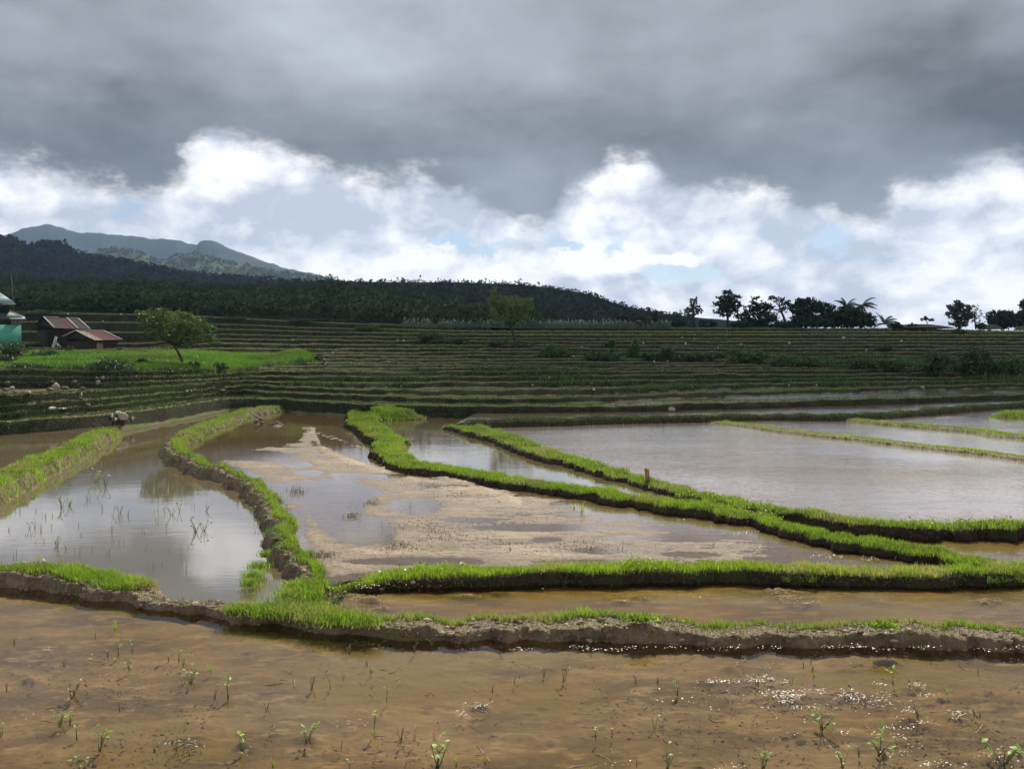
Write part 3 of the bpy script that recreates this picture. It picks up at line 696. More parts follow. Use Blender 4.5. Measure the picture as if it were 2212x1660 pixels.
# ------------------------------------------------------------------ mud floors of the near paddies (undulating, breaking the surface where the photograph shows mud)
def inside(P, x, y, grow=0):
    r = np.zeros(x.shape, bool); n = len(P)
    for i in range(n):
        x1, y1 = P[i]; x2, y2 = P[(i + 1) % n]
        if y1 == y2: continue
        c = ((y1 > y) != (y2 > y)); xi = (x2 - x1) * (y - y1) / (y2 - y1) + x1
        r ^= c & (x < xi)
    return r
def floor(key, zfun, mat, label, v0, v1, u0=-60, u1=2280, du=2.2, dv=1.5):
    z = PZ[key]; us = np.arange(u0, u1, du); vs = np.arange(v1, v0, -dv)
    Dd = (H - z) * FPX / (vs - VH); S = (us - UC) / FPX * 1.0
    Y = np.broadcast_to(Dd[:, None], (len(vs), len(us))); X = S[None, :] * Y
    U = np.broadcast_to(us[None, :], X.shape); V_ = np.broadcast_to(vs[:, None], X.shape)
    Z = z + zfun(X, Y, U, V_)
    m = inside(POLY[key], X, Y)
    F = gridfaces(len(vs), len(us)); mf = m.ravel()[F].all(1)
    F = F[mf]; used = np.unique(F); mp = np.zeros(X.size, int); mp[used] = np.arange(len(used))
    VV = np.stack([X, Y, Z], 2).reshape(-1, 3)[used]
    o = mesh('mud', VV, mp[F], mat, smooth=True, rnd=VV[:, 2] - z); tag(o, label, None, None, 'structure')
    return o
def z0(X, Y, U, V_):
    n = -.050 + .055 * fbm(X * .9, Y * 1.8, 4, 500) + .018 * fbm(X * 5, Y * 9, 3, 510) + .010 * fbm(X * 22, Y * 30, 3, 520)
    cl = np.clip(fbm(X * 7, Y * 12, 3, 530) - .24, 0, 1) * .18      # clods that just reach the surface
    rt = sst(U, 1300, 1750) * sst(V_, 1420, 1480)
    b = np.zeros_like(X)
    for (cu, cv, ru, rv, h) in ((1640,1468,60,12,.03),(1545,1470,45,7,.028),(1700,1500,50,12,.03),(1860,1500,55,16,.028),(1975,1480,28,9,.03),(2000,1540,60,12,.025),(1970,1560,50,9,.028),(2080,1540,25,9,.028),
                                (1920,1610,60,14,.03),(400,1600,45,9,.045),(30,1450,28,8,.04),(55,1468,25,7,.04),(520,1612,28,8,.03),(1035,1522,26,8,.035),(650,1595,30,6,.03),(2180,1640,45,14,.035),(1580,1440,20,6,.03),(2070,1640,40,10,.03),
                                (1100,1580,60,8,.012),(300,1540,80,9,.01),(1300,1500,70,7,.012),(700,1450,60,6,.012)):
        b += h * np.exp(-(((U - cu) / ru) ** 2 + ((V_ - cv) / rv) ** 2))
    n = n + b * (.6 + 1.3 * np.clip(fbm(X * 16, Y * 22, 3, 540) + .45, 0, 1)) + cl * (.45 + .55 * rt)
    return n
floor('P0', z0, M['mud'], 'brown mud bed under the foreground water', 1250, 1900, u0=-300, u1=2700, du=2.6, dv=1.7)
def zs(X, Y, U, V_):
    n = -.040 + .045 * fbm(X * 1.1, Y * 2.4, 4, 600) + .012 * fbm(X * 8, Y * 14, 3, 610)
    b = np.zeros_like(X)
    for (cu, cv, ru, rv, h) in ((1680,1278,42,6,.05),(1705,1290,40,6,.04),(1735,1302,30,4,.03),(2140,1298,40,6,.045),(1070,1244,1,1,0),(1000,1250,20,4,.02),(800,1300,28,5,.05),(1010,1288,30,4,.035),(1075,1280,28,4,.03),(1380,1290,30,4,.025),
                                (820,1318,26,4,.04),(870,1312,60,8,.02),(1340,1300,25,3,.03),(1890,1300,30,3,.02),(760,1290,40,14,.03)):
        b += h * np.exp(-(((U - cu) / ru) ** 2 + ((V_ - cv) / rv) ** 2))
    return n + b * (.5 + 1.4 * np.clip(fbm(X * 18, Y * 24, 3, 620) + .4, 0, 1))
floor('P1', zs, M['mud'], 'brown mud bed under the strip of water between the front bunds', 1225, 1352, u0=640, u1=2700, du=2.6)
floor('P1b', lambda X, Y, U, V_: -.03 + .03 * fbm(X * 1.1, Y * 2.4, 4, 640), M['mud'], 'mud bed under the water at the right edge', 1110, 1225, u0=1690, du=4, dv=2)
MUDPOLY = np.array([(450,992),(520,975),(590,958),(640,950),(655,925),(672,925),(685,952),(740,980),(800,995),(850,1012),(950,1028),(1040,1042),(1110,1052),(1200,1082),(1290,1105),(1370,1122),(1470,1140),(1560,1150),(1640,1165),(1700,1192),(1720,1225),
                    (1500,1240),(700,1262),(660,1200),(630,1140),(600,1080),(560,1040),(500,1012)], float)
def sdist(P, x, y):
    d = np.full(x.shape, 1e9); n = len(P)
    for i in range(n):
        ax, ay = P[i]; bx, by = P[(i + 1) % n]; ex, ey = bx - ax, by - ay
        t = np.clip(((x - ax) * ex + (y - ay) * ey) / (ex * ex + ey * ey), 0, 1)
        d = np.minimum(d, np.hypot(x - ax - ex * t, y - ay - ey * t))
    return np.where(inside(P, x, y), d, -d)
PUD = ((690,1062,100,21,1.3),(720,1095,48,34,1.2),(790,1150,62,26,1.0),(745,1120,35,30,1.1),(898,1095,44,17,1.15),(640,1003,30,6,1),(668,1020,26,5,1),(748,1028,30,6,1),(838,1028,42,6,1),(905,1215,115,9,1.0),(1170,1142,120,7,1.0),(1010,1125,60,5,.7),
       (1290,1192,45,7,.9),(1180,1166,28,5,.8),(1350,1165,55,4,.8),(1500,1200,50,7,.5),(560,985,60,9,1.1),(640,1130,14,26,.8),(960,1050,60,4,.6),(1060,1075,40,4,.5),(700,960,30,5,.6),(1480,1170,70,4,.7),(1245,1215,80,5,.6),(610,1070,16,16,.8))
def z2(X, Y, U, V_):
    d = sdist(MUDPOLY, U, V_ * 1.0) ; wv = (V_ - VH) / 300.0
    base = -.028 + .036 * sst(d / wv + 40 * fbm(X * 1.1, Y * 2.4, 4, 700, .6), -22, 26)
    p = np.zeros_like(X)
    for (cu, cv, ru, rv, h) in PUD:
        q = ((U - cu) / ru) ** 2 + ((V_ - cv) / rv) ** 2
        p += h * np.exp(-q ** 1.3)
    z = base - .045 * np.clip(p, 0, 1.3) + .034 * fbm(X * 1.3, Y * 3.6, 5, 710, .6) + .022 * fbm(X * 6, Y * 14, 4, 720, .65) + .012 * fbm(X * 28, Y * 40, 2, 730)
    # turned ridge running through the field
    rg = np.exp(-((sdist(np.array([(672,930),(700,975),(790,1010),(900,1040),(1010,1060),(1120,1085),(1121,1086)], float), U, V_)) / 7.0) ** 2)
    z = z + rg * (.022 + .05 * fbm(X * 12, Y * 14, 3, 740))
    far = sst(V_, 965, 935)
    z = z + far * (.004 - .0 + .03 * np.clip(fbm(X * .9, Y * 3.0, 3, 750), -.2, .3))
    return np.clip(z, -.09, .09)
floor('P2', z2, M['dry_mud'], 'pale drying mud with shallow puddles in the middle paddy', 872, 1268, u0=350, u1=2300, du=2.0, dv=1.0)

nb = mesh('mud', [(-14, -6, -.14), (16, -6, -.14), (16, 8.5, -.14), (-14, 8.5, -.14)], np.array([[0, 1, 2, 3]]), M['mud']); tag(nb, 'deeper mud under the foreground water', None, None, 'structure')
# ------------------------------------------------------------------ wide ground sheet out to the horizon
g = 9000.0
V = [(-g, -40, -1.2), (g, -40, -1.2), (g, g, -1.2), (-g, g, -1.2)]
base = mesh('ground', V, np.array([[0, 1, 2, 3]]), M['bank']); tag(base, 'low lying land reaching to the horizon', None, None, 'structure')
# ------------------------------------------------------------------ hills and mountains behind
def hill(name, ridge, D0, D1, zb, mat, label, amp=6, fs=.02, back=1.35, seed=0, du=3.0, rows=46, u0=-520, u1=2760, jag=1.0, low=None, ridges=0.0):
    us = np.arange(u0, u1, du); S = (us - UC) / FPX; ru, rv = zip(*ridge)
    vr = _pchip(ru, rv, us)
    Dr = D1 * (1 + .10 * fbm(S * 3, S * 0, 3, seed + 1)); zr = H + (VH - vr) / FPX * Dr
    t = np.linspace(0, back, rows)[:, None]
    D = D0 + (Dr[None, :] - D0) * t; X = S[None, :] * D
    zbv = zb if low is None else np.interp(us, *zip(*low))
    a0 = (zbv - H) / D0; a1 = (VH - vr) / FPX
    tc = np.clip(t, 0, 1)
    bell = np.sin(tc * np.pi) ** .8
    spur = fbm(X * fs, D * fs * .45, 5, seed + 20, .55)
    A = a0 + (a1 - a0)[None, :] * (tc ** .75)
    rel = bell * amp * (spur - .10 - ridges * np.abs(fbm(X * fs * 1.6, D * fs * .3, 3, seed + 31)) * 2) / D
    A = np.minimum(A + rel, a1[None, :] - .0006 * (1 - tc))
    Z = H + A * D - np.clip(t - 1, 0, 9) * (Dr - D0)[None, :] * .25
    Z = Z + fbm(X * fs * 7, D * fs * 7, 4, seed + 40, .65) * amp * .10 * jag
    o = mesh(name, np.stack([X, D, Z], 2).reshape(-1, 3), gridfaces(rows, len(us)), mat, smooth=True)
    tag(o, label, None, None, 'structure'); return dict(X=X, D=D, Z=Z, us=us, t=t, rows=rows)
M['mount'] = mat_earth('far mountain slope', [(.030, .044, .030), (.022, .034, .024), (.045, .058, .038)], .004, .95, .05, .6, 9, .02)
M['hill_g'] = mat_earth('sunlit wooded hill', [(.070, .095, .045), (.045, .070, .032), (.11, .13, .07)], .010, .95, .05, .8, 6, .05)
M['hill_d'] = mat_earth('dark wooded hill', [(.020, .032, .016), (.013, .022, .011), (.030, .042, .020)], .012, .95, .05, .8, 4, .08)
M['wood_floor'] = mat_earth('wood floor', [(.018, .026, .012), (.012, .018, .009), (.03, .04, .02)], .05, .95, .05, .5, 1, .5)
mt = hill('mountain', [(-520,560),(-200,540),(-60,520),(0,512),(30,503),(60,491),(105,483),(130,488),(165,498),(220,502),(260,508),(300,511),(350,514),(385,516),(412,525),(428,526),(436,518),(450,516),(470,520),(490,530),
          (520,541),(560,556),(610,572),(660,585),(700,596),(740,606),(800,620),(900,640),(1100,668),(1400,705),(2760,760)], 1900, 3400, 5, M['mount'], 'blue grey mountain ridge far behind on the left', 230, .0016, seed=1000, jag=1.0, ridges=1.4)
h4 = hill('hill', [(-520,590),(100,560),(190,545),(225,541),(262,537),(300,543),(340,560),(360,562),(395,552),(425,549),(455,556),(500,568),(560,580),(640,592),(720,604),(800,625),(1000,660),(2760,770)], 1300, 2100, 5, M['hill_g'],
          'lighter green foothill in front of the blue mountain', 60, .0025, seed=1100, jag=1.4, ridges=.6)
h3 = hill('hill', [(-520,540),(-200,512),(-60,507),(0,508),(35,511),(60,524),(72,530),(85,524),(108,521),(135,524),(165,541),(215,553),(260,558),(330,572),(400,585),(460,592),(520,597),(620,605),(720,612),(850,640),(1000,670),(1300,710),(2760,770)],
          620, 1150, 5, M['hill_d'], 'dark wooded hill on the left in front of the foothills', 34, .005, seed=1200, jag=1.2, ridges=.5)
h2 = hill('hill', [(-520,640),(400,622),(600,612),(700,606),(800,608),(900,609),(1000,609),(1060,611),(1110,613),(1160,617),(1200,622),(1240,629),(1290,641),(1330,655),(1360,664),(1400,671),(1440,677),(1500,684),(1600,693),(1700,703),(1900,722),(2760,770)],
          330, 640, 6, M['hill_d'], 'long dark wooded ridge sloping down to the right', 9, .012, seed=1300, jag=.8)
h1 = hill('hill', [(-520,595),(-100,602),(0,604),(60,610),(200,613),(330,616),(450,622),(560,626),(650,622),(720,618),(790,626),(860,634),(950,655),(1050,672),(1150,685),(1300,700),(1500,716),(2760,770)],
          128, 330, 8, M['wood_floor'], 'dark lower slope under the trees behind the terraces', 3, .02, seed=1400, jag=.5, low=[(-520,10.5),(200,10.0),(700,8.8),(1200,7.2),(2760,4)])

# woods: too many crowns to count, one mass per hill
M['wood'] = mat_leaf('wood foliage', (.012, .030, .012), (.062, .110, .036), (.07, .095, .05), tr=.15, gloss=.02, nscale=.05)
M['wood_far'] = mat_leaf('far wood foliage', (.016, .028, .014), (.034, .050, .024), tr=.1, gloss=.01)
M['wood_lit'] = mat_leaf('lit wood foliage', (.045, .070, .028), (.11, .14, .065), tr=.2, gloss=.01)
def wood(h, n, r0, r1, per, ls, mat, label, trange=(.02, 1.02), umax=2760, seed=0, tall=1.0, spike=0.0):
    r = np.random.default_rng(seed); nr, nc = h['X'].shape; tt = h['t'].ravel()
    ti = r.uniform(trange[0], trange[1], n); ui = r.uniform(-150, umax, n)
    i = np.clip(np.searchsorted(tt, ti), 0, nr - 1); j = np.clip(((ui - h['us'][0]) / (h['us'][1] - h['us'][0])).astype(int), 0, nc - 1)
    C = np.stack([h['X'][i, j], h['D'][i, j], h['Z'][i, j]], 1)
    R = (r0 + (r1 - r0) * r.random(n) ** 1.8) * (1 + .6 * (r.random(n) < .10)); tone = r.random(n)
    hh = R * r.uniform(.7, 1.25, n) * tall
    sp = r.random(n) < spike; hh[sp] *= 1.9; R2 = R.copy(); R2[sp] *= .45
    C[:, 2] += hh * .3
    a = r.normal(size=(n, per, 3)); a /= np.linalg.norm(a, axis=2)[:, :, None]; q = r.uniform(.55, 1.05, (n, per, 1)) ** .5
    a[:, :, 2] = np.where(a[:, :, 2] < -.3, -a[:, :, 2], a[:, :, 2])
    P = C[:, None, :] + a * q * np.stack([R2, R2, hh], 1)[:, None, :]
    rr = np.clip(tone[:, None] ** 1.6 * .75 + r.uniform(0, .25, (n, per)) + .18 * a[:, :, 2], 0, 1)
    V, F, Rn = leaves(P.reshape(-1, 3), np.repeat(R * ls, per) * r.uniform(.7, 1.3, n * per), rr.ravel(), asp=.9, rs=r)
    o = mesh('woodland', V, F, mat, rnd=Rn); return tag(o, label, None, None, 'stuff')
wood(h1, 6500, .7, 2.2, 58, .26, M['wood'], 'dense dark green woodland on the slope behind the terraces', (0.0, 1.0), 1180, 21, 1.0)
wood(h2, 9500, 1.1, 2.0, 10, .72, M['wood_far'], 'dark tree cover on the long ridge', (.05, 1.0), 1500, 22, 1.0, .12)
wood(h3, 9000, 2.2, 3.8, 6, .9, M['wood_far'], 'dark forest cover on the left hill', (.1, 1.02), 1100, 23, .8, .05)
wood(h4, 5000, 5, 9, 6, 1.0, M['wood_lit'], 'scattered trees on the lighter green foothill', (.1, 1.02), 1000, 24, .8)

# unseen added cloud sheet: shades the hillside, leaves foreground and lawn in the sun
m, t, out = newmat('shade cloud sheet')
co = t.coord('Object'); cx, cy_, cz_ = t.sep(co)
nz = t.sub(t.noise(t.vmap(co, scale=(.02, .02, 0)), 1.0, 4, .55), .5)
edge = t.sstep(t.add(cy_, t.mul(nz, 9.0)), 15.0, 31.0)
lawnh = t.mul(t.sstep(t.add(cx, t.mul(nz, 8)), -6.0, -13.0), t.sstep(cy_, 76.0, 56.0))
dens = t.math('MINIMUM', edge, t.sub(1.0, t.mul(lawnh, .85)))
hole = t.mul(t.sstep(t.noise(t.vmap(co, scale=(.004, .0022, 0), loc=(3.3, 1.2, 0)), 1.0, 4, .5), .42, .56), t.sstep(cy_, 1300.0, 1700.0))
dens = t.mul(t.mul(dens, t.sub(1.0, hole)), .70)
tb = t.n.new('ShaderNodeBsdfTransparent'); db = t.n.new('ShaderNodeBsdfDiffuse'); db.inputs[0].default_value = (.8, .8, .8, 1)
tl = t.n.new('ShaderNodeBsdfTranslucent'); tl.inputs[0].default_value = (.5, .5, .5, 1)
m0 = t.n.new('ShaderNodeMixShader'); m0.inputs[0].default_value = .5; t.l.new(db.outputs[0], m0.inputs[1]); t.l.new(tl.outputs[0], m0.inputs[2])
mx = t.n.new('ShaderNodeMixShader'); t._in(mx.inputs[0], dens); t.l.new(tb.outputs[0], mx.inputs[1]); t.l.new(m0.outputs[0], mx.inputs[2])
t.l.new(mx.outputs[0], out.inputs[0])
CH = 1500.0; off = (SD.x / SD.z * CH, SD.y / SD.z * CH)
gx_ = np.linspace(-2600, 3000, 120); gy_ = np.concatenate([np.linspace(6, 120, 40), np.geomspace(125, 1150, 60)])
GX, GY = np.meshgrid(gx_, gy_); up_ = 18 * fbm(GX * .01, GY * .01, 4, 77)
pass
n_ = GX.size; Vc = np.concatenate([np.stack([GX, GY, up_ * sst(GY, 0, 400)], 2).reshape(-1, 3)])
cl_ = mesh('cloud', Vc, gridfaces(len(gy_), len(gx_)), m, smooth=True)
sol = cl_.modifiers.new('depth', 'SOLIDIFY'); sol.thickness = 9; sol.offset = -1
cl_.location = (off[0], off[1], CH); tag(cl_, 'unseen high cloud sheet added to shade the hills', None, None, 'structure')
# ------------------------------------------------------------------ grass on the bunds
M['grass_m'] = mat_leaf('bank grass', (.05, .11, .016), (.13, .22, .035), tr=.4)
dike_grass('front', 14000, .075, .0065, -.45, 1.05, (0, .17), label='rough green grass on the left end of the front bund', seed=11, patch=-.12)
dike_grass('front', 15000, .062, .0060, .30, 1.05, (.27, .93), label='uneven fringe of green grass along the far edge of the front bund', seed=12, patch=-.02)
dike_grass('front', 4200, .035, .005, -1, .9, (.2, 1), mat='grass_dry', label='dead straw and roots on the churned front bund', seed=13, lean=1.4, patch=-.1)
dike_grass('front', 1500, .030, .005, -.9, .2, (.25, 1), mat='grass_y', label='small sprouts on the churned front bund', seed=14, lean=.8, patch=.1)
dike_grass('second', 46000, .078, .0065, -.60, 1.0, (0.03, 1), mat='grass_y', label='thick strip of bright yellow green grass on the second bund', seed=15, patch=-.32)
dike_grass('second', 3500, .060, .006, -1.0, -.6, (0, 1), mat='grass_m', label='darker grass drooping over the cut face of the second bund', seed=16, lean=1.2, patch=0.0)
dike_grass('curved', 20000, .085, .0065, .05, 1.05, (.45, 1), mat='grass', label='bright grass along the right side of the winding bund', seed=17, patch=-.3)
dike_grass('curved', 12000, .07, .009, -.9, .9, (0, .50), mat='grass', label='green grass on the far half of the winding bund', seed=18, patch=-.4)
dike_grass('curved', 5500, .03, .006, -1.0, .3, (.45, 1), mat='grass_dry', label='dead straw on the crumbly side of the winding bund', seed=19, lean=1.3, patch=-.1)
dike_grass('long', 46000, .075, .007, -.75, .9, (0, 1), mat='grass', label='lush grass covering the long curving bund', seed=20, patch=-.3)
dike_grass('upper', 26000, .072, .008, -.75, .95, (0, 1), mat='grass', label='lush grass covering the bund of the big paddy', seed=21, patch=-.3)
dike_grass('back', 26000, .055, .012, -.95, .95, (0, 1), mat='grass_far', label='dark grass on the far bund behind the big paddy', seed=22, patch=-.5)
dike_grass('back', 7000, .05, .010, -.3, .3, (0, 1), mat='grass', label='brighter grass tips along the far bund', seed=23, patch=.02)
dike_grass('thin1', 7000, .05, .008, -.8, .9, (0, 1), mat='grass_y', label='sparse grass on the nearer thin bund', seed=24, patch=-.15)
dike_grass('thin2', 7000, .055, .008, -.8, .9, (0, 1), mat='grass_y', label='sparse grass on the farther thin bund', seed=25, patch=-.3)
dike_grass('stub', 3500, .10, .010, -.9, .9, (0, 1), mat='grass_y', label='grass on the short stub of bund at the right edge', seed=26, patch=-.4)
dike_grass('left', 24000, .07, .008, -.9, .95, (0, 1), mat='grass', label='green grass on the broad bund left of the pond', seed=27, patch=-.45)
dike_grass('corner', 4500, .13, .012, -.9, .9, (0, 1), mat='grass', label='dark grass on the short bund end by the pale stone', seed=28, patch=-.5)

for q_, (kk_, n_, o0_, o1_) in enumerate((('second', 3500, -.9, 1), ('long', 4000, -.9, .9), ('upper', 2500, -.9, .9), ('left', 3500, -.9, .9))):
    dike_grass(kk_, n_, .05, .008, o0_, o1_, (0, 1), mat='grass_dry', label=['dead straw mixed into the bright strip of grass', 'dead straw mixed into the grass of the long curving bund', 'dead straw mixed into the grass of the bund beside the big paddy', 'dead straw mixed into the grass of the broad bund on the left'][q_], seed=130 + q_, lean=1.2, patch=.0)
for q_, (kk_, n_, sr_) in enumerate((('second', 2600, (0, 1)), ('long', 4200, (.2, 1)), ('upper', 2000, (.2, 1)))):
    D_ = DIKES[kk_]; r_ = np.random.default_rng(140 + q_); ns_, no_ = D_['X'].shape; qq = D_['s'] / D_['s'][-1]; w_ = np.gradient(D_['s']) * (qq >= sr_[0]); ii = r_.choice(ns_, n_, p=w_ / w_.sum()); jj = np.clip(((r_.uniform(-.7, .8, n_) + 1) / 2 * (no_ - 1)).astype(int), 0, no_ - 1)
    P_ = np.stack([D_['X'][ii, jj], D_['Y'][ii, jj], D_['Z'][ii, jj] + r_.uniform(.03, .09, n_)], 1); ok_ = fbm(P_[:, 0] * 1.4, P_[:, 1] * 1.4, 3, 150 + q_) > .04; P_ = P_[ok_]
    V_, F_, R_ = leaves(P_, .028 * r_.uniform(.6, 1.4, len(P_)), flat=.3, asp=.8, rs=r_); tag(mesh('broad_leaved_weeds', V_, F_, M['grass'], rnd=R_), ['patches of broad leaved weeds in the bright strip of grass', 'patches of broad leaved weeds on the long curving bund', 'patches of broad leaved weeds on the bund of the big paddy'][q_], None, None, 'stuff')

dike_grass('curved', 5000, .05, .006, -1.0, .2, (.5, 1), mat='grass_m', label='patchy low weeds on the bare side of the winding bund', seed=160, lean=.9, patch=.03)
dike_grass('front', 2600, .04, .005, -.9, .4, (.1, .93), mat='grass_m', label='patchy low weeds on the churned front bund', seed=161, lean=.9, patch=.05)

# rank tuft where the winding bund meets the front bund, and other scattered clumps
def tuft(pts, n, L, Wd, mat, label, seed, lean=.6, spread=.12):
    r = np.random.default_rng(seed); P = []
    for (u, v, z, q) in pts:
        c = at_z(u, v, z); m = int(n * q)
        P.append(np.stack([c.x + r.normal(0, spread * q, m), c.y + r.normal(0, spread * .7 * q, m), np.full(m, z - .01)], 1))
    P = np.concatenate(P); V, F3, F4, R = blades(P, L, Wd, lean, rs=r)
    return tag(mesh('grass', V, [F3, F4], M[mat], rnd=R), label, None, None, 'stuff')
tuft([(635,1312,.10,1.1),(600,1322,.08,.9),(560,1318,.08,.8),(665,1318,.10,1),(700,1330,.10,1),(740,1337,.10,1),(785,1342,.11,.8),(640,1285,.15,1),(655,1265,.16,.8),(520,1316,.08,.6),(620,1325,.08,.8)], 900, .085, .006, 'grass',
     'rank light green grass clump where the winding bund meets the front bund', 31, .8, .10)
tuft([(548,1245,.10,.8),(560,1225,.11,.7),(540,1262,.10,.6),(575,1200,.11,.5),(590,1150,.11,.4)], 420, .09, .005, 'grass', 'thin grass standing in the pond beside the winding bund', 32, .5, .07)
tuft([(1380,1335,.17,.6),(1905,1350,.17,.5)], 500, .05, .016, 'grass', 'round leafy clumps on the far edge of the front bund', 33, .9, .08)
tuft([(u, 1253 + random.uniform(-2, 2), .10, .3) for u in range(1700, 2240, 26)], 300, .07, .006, 'grass', 'dark grass hanging into the strip of water', 34, 1.2, .08)

# grass tufts on the hillside terraces
M['grass_m'] = mat_leaf('bank grass', (.05, .11, .016), (.13, .22, .035), tr=.4)
def terrace_grass(n, u0, u1, k0, k1, L, Wd, mat, label, seed, lipw=.55, pthr=-.2, rowjit=1.0, lean=.5):
    r = np.random.default_rng(seed); k = r.integers(k0, k1 + 1, n); u = r.uniform(u0, u1, n)
    D = np.zeros(n); Z = np.zeros(n)
    for kk in range(k0, k1 + 1):
        q = k == kk; D[q] = np.interp(u[q], uu, LINE[kk]); lp = 2 + kk * 9 + 4
        Z[q] = np.interp(u[q], uu, TER['Z'][min(lp, TER['Z'].shape[0] - 1)])
    nx_ = np.array([(LINE[min(a + 1, 18)] - LINE[a])[min(max(int((b - uu[0]) / 2.6), 0), len(uu) - 1)] if a < 18 else 9 for a, b in zip(k, u)])
    fr = r.random(n); down = (fr < (1 - lipw)) | (nx_ < .8)
    dz = np.where(down, -r.uniform(0, .34, n), 0); dd = np.where(down, -.12 + dz * .25, r.uniform(-.05, .30, n))
    X = (u - UC) / FPX * (D + dd); Y = D + dd; Z = Z + dz - .02
    pn = fbm(X * .25, Y * .25 + k * 9, 4, seed) + .3 * fbm(X * 1.7, k * 3.3, 2, seed + 1); m = pn > pthr - .2 * r.random(n)
    X, Y, Z, pn = X[m], Y[m], Z[m], pn[m]; rr = np.clip(.35 + pn + r.normal(0, .18, len(X)) + np.where(down[m], -.25, .15), 0, 1)
    V, F3, F4, R = blades(np.stack([X, Y, Z], 1), np.where(down[m], .8, 1.0) * L * (Y / 45) ** .35, Wd * (Y / 45) ** .9, lean, r=rr, rs=r)
    return tag(mesh('grass', V, [F3, F4], M[mat], rnd=R), label, None, None, 'stuff')
M['crest_dry'] = mat_leaf('dry crest grass', (.17, .15, .070), (.34, .30, .15), (.17, .23, .06), tr=.4, nscale=.08)
terrace_grass(60000, -60, 2270, 0, 18, .12, .040, 'grass_far', 'dull green grass on the terrace banks', 41, .35, -.15)
terrace_grass(52000, -60, 2270, 1, 18, .085, .035, 'crest_dry', 'dry grass along the terrace crests', 42, 1.0, -.3)
terrace_grass(14000, 560, 2270, 0, 4, .10, .030, 'grass_m', 'fresh grass along the lowest terrace crests', 43, .75, -.05)
terrace_grass(26000, -60, 560, 0, 6, .11, .03, 'grass_far', 'grass on the banks left of the winding bund', 44, .6, -.3)
def bank_weeds(n, seed):
    r = np.random.default_rng(seed); k = r.integers(2, 17, n); u = r.uniform(-60, 2270, n); D = np.zeros(n); Z = np.zeros(n)
    for kk in range(2, 17):
        q = k == kk; D[q] = np.interp(u[q], uu, LINE[kk]); Z[q] = np.interp(u[q], uu, TER['Z'][2 + kk * 9 + 2])
    X = (u - UC) / FPX * D; pn = fbm(X * .13, D * .16, 4, seed, .6); m = (pn > .085) & ~((u < 430) & (k < 8))
    X, D, Z, pn = X[m] + r.normal(0, .1, m.sum()), D[m] - r.uniform(-.3, .35, m.sum()), Z[m], pn[m]
    V, F3, F4, R = blades(np.stack([X, D, Z - .05], 1), .24 * (1 + 2 * (pn - .085)), .06 * (D / 50) ** .8, .6, r=np.clip(.3 + 2 * (pn - .085) + r.normal(0, .2, len(X)), 0, 1), rs=r)
    tag(mesh('rank_weeds', V, [F3, F4], M['s_green'], rnd=R), 'patches of taller rank weeds blurring the terrace banks', None, None, 'stuff')
# grassy field at the very top
def cover(name, pts_fn, n, L, Wd, mat, label, seed, lean=.5, kind='stuff'):
    r = np.random.default_rng(seed); P, R0 = pts_fn(r, n)
    V, F3, F4, R = blades(P, L, Wd, lean, r=R0, rs=r); return tag(mesh(name, V, [F3, F4], M[mat], rnd=R), label, None, None, kind)
def topf(r, n):
    u = r.uniform(800, 2270, n); D16 = np.interp(u, uu, LINE[16]); D18 = np.interp(u, uu, LINE[18]); f = r.random(n)
    D = D16 + (D18 * 1.05 - D16) * f; i16, i17, i18 = zk(16, u), zk(17, u), zk(18, u)
    D17 = np.interp(u, uu, LINE[17]); Z = np.where(D > D18, i18, np.where(D > D17, i17, i16)); X = (u - UC) / FPX * D
    return np.stack([X, D, Z], 1), np.clip(.5 + fbm(X * .1, D * .1, 3, 5) + r.normal(0, .15, n), 0, 1)
M['field'] = mat_leaf('field grass', (.13, .17, .035), (.25, .29, .065), (.20, .20, .07), tr=.4, nscale=.05)
cover('grass', topf, 36000, .28, .12, 'field', 'pale green grassy field along the top of the hillside', 51)
def lawnp(r, n):
    i = r.integers(0, nk, n); j = r.integers(0, len(lu), n); X = lX[i, j] + r.normal(0, .08, n); Y = lD[i, j] + r.normal(0, .15, n)
    return np.stack([X, Y, lZ[i, j] - .02], 1), np.clip(.5 + 1.1 * fbm(X * .5, Y * .5, 3, 8) + r.normal(0, .18, n), 0, 1)
cover('grass', lawnp, 60000, .20, .035, 'grass_lawn', 'lush bright grass on the slope by the sheds', 52)
# reeds with pale plumes
M['reed'] = mat_leaf('reed leaves', (.075, .105, .065), (.15, .18, .12), tr=.3)
M['plume'] = mat_leaf('reed plumes', (.34, .33, .29), (.55, .53, .48), tr=.3)
def reedp(r, n, top=0.0):
    u = np.where(r.random(n) < .25, r.uniform(870, 1060, n), r.uniform(1060, 1450, n)); pass
    D = np.interp(u, uu, LINE[18]) * r.uniform(.99, 1.10, n); D = np.where(u < 1060, D * .985, D)
    return np.stack([(u - UC) / FPX * D, D, np.interp(u, uu, TER['Z'][-4]) - .3 + top * r.uniform(.45, 1.25, n) + np.where(u < 1060, -.15, .1)], 1), r.random(n)
cover('reeds', reedp, 9000, 1.35, .10, 'reed', 'bank of grey green reeds at the top of the hillside', 53, .22)
def plumes(seed):
    r = np.random.default_rng(seed); P, _ = reedp(r, 900, 1.15)
    V, F3, F4, R = blades(P, .55, .12, .35, rs=r); tag(mesh('reed_plumes', V, [F3, F4], M['plume'], rnd=R), 'pale feathery plumes standing above the reeds', None, None, 'stuff')
plumes(54)

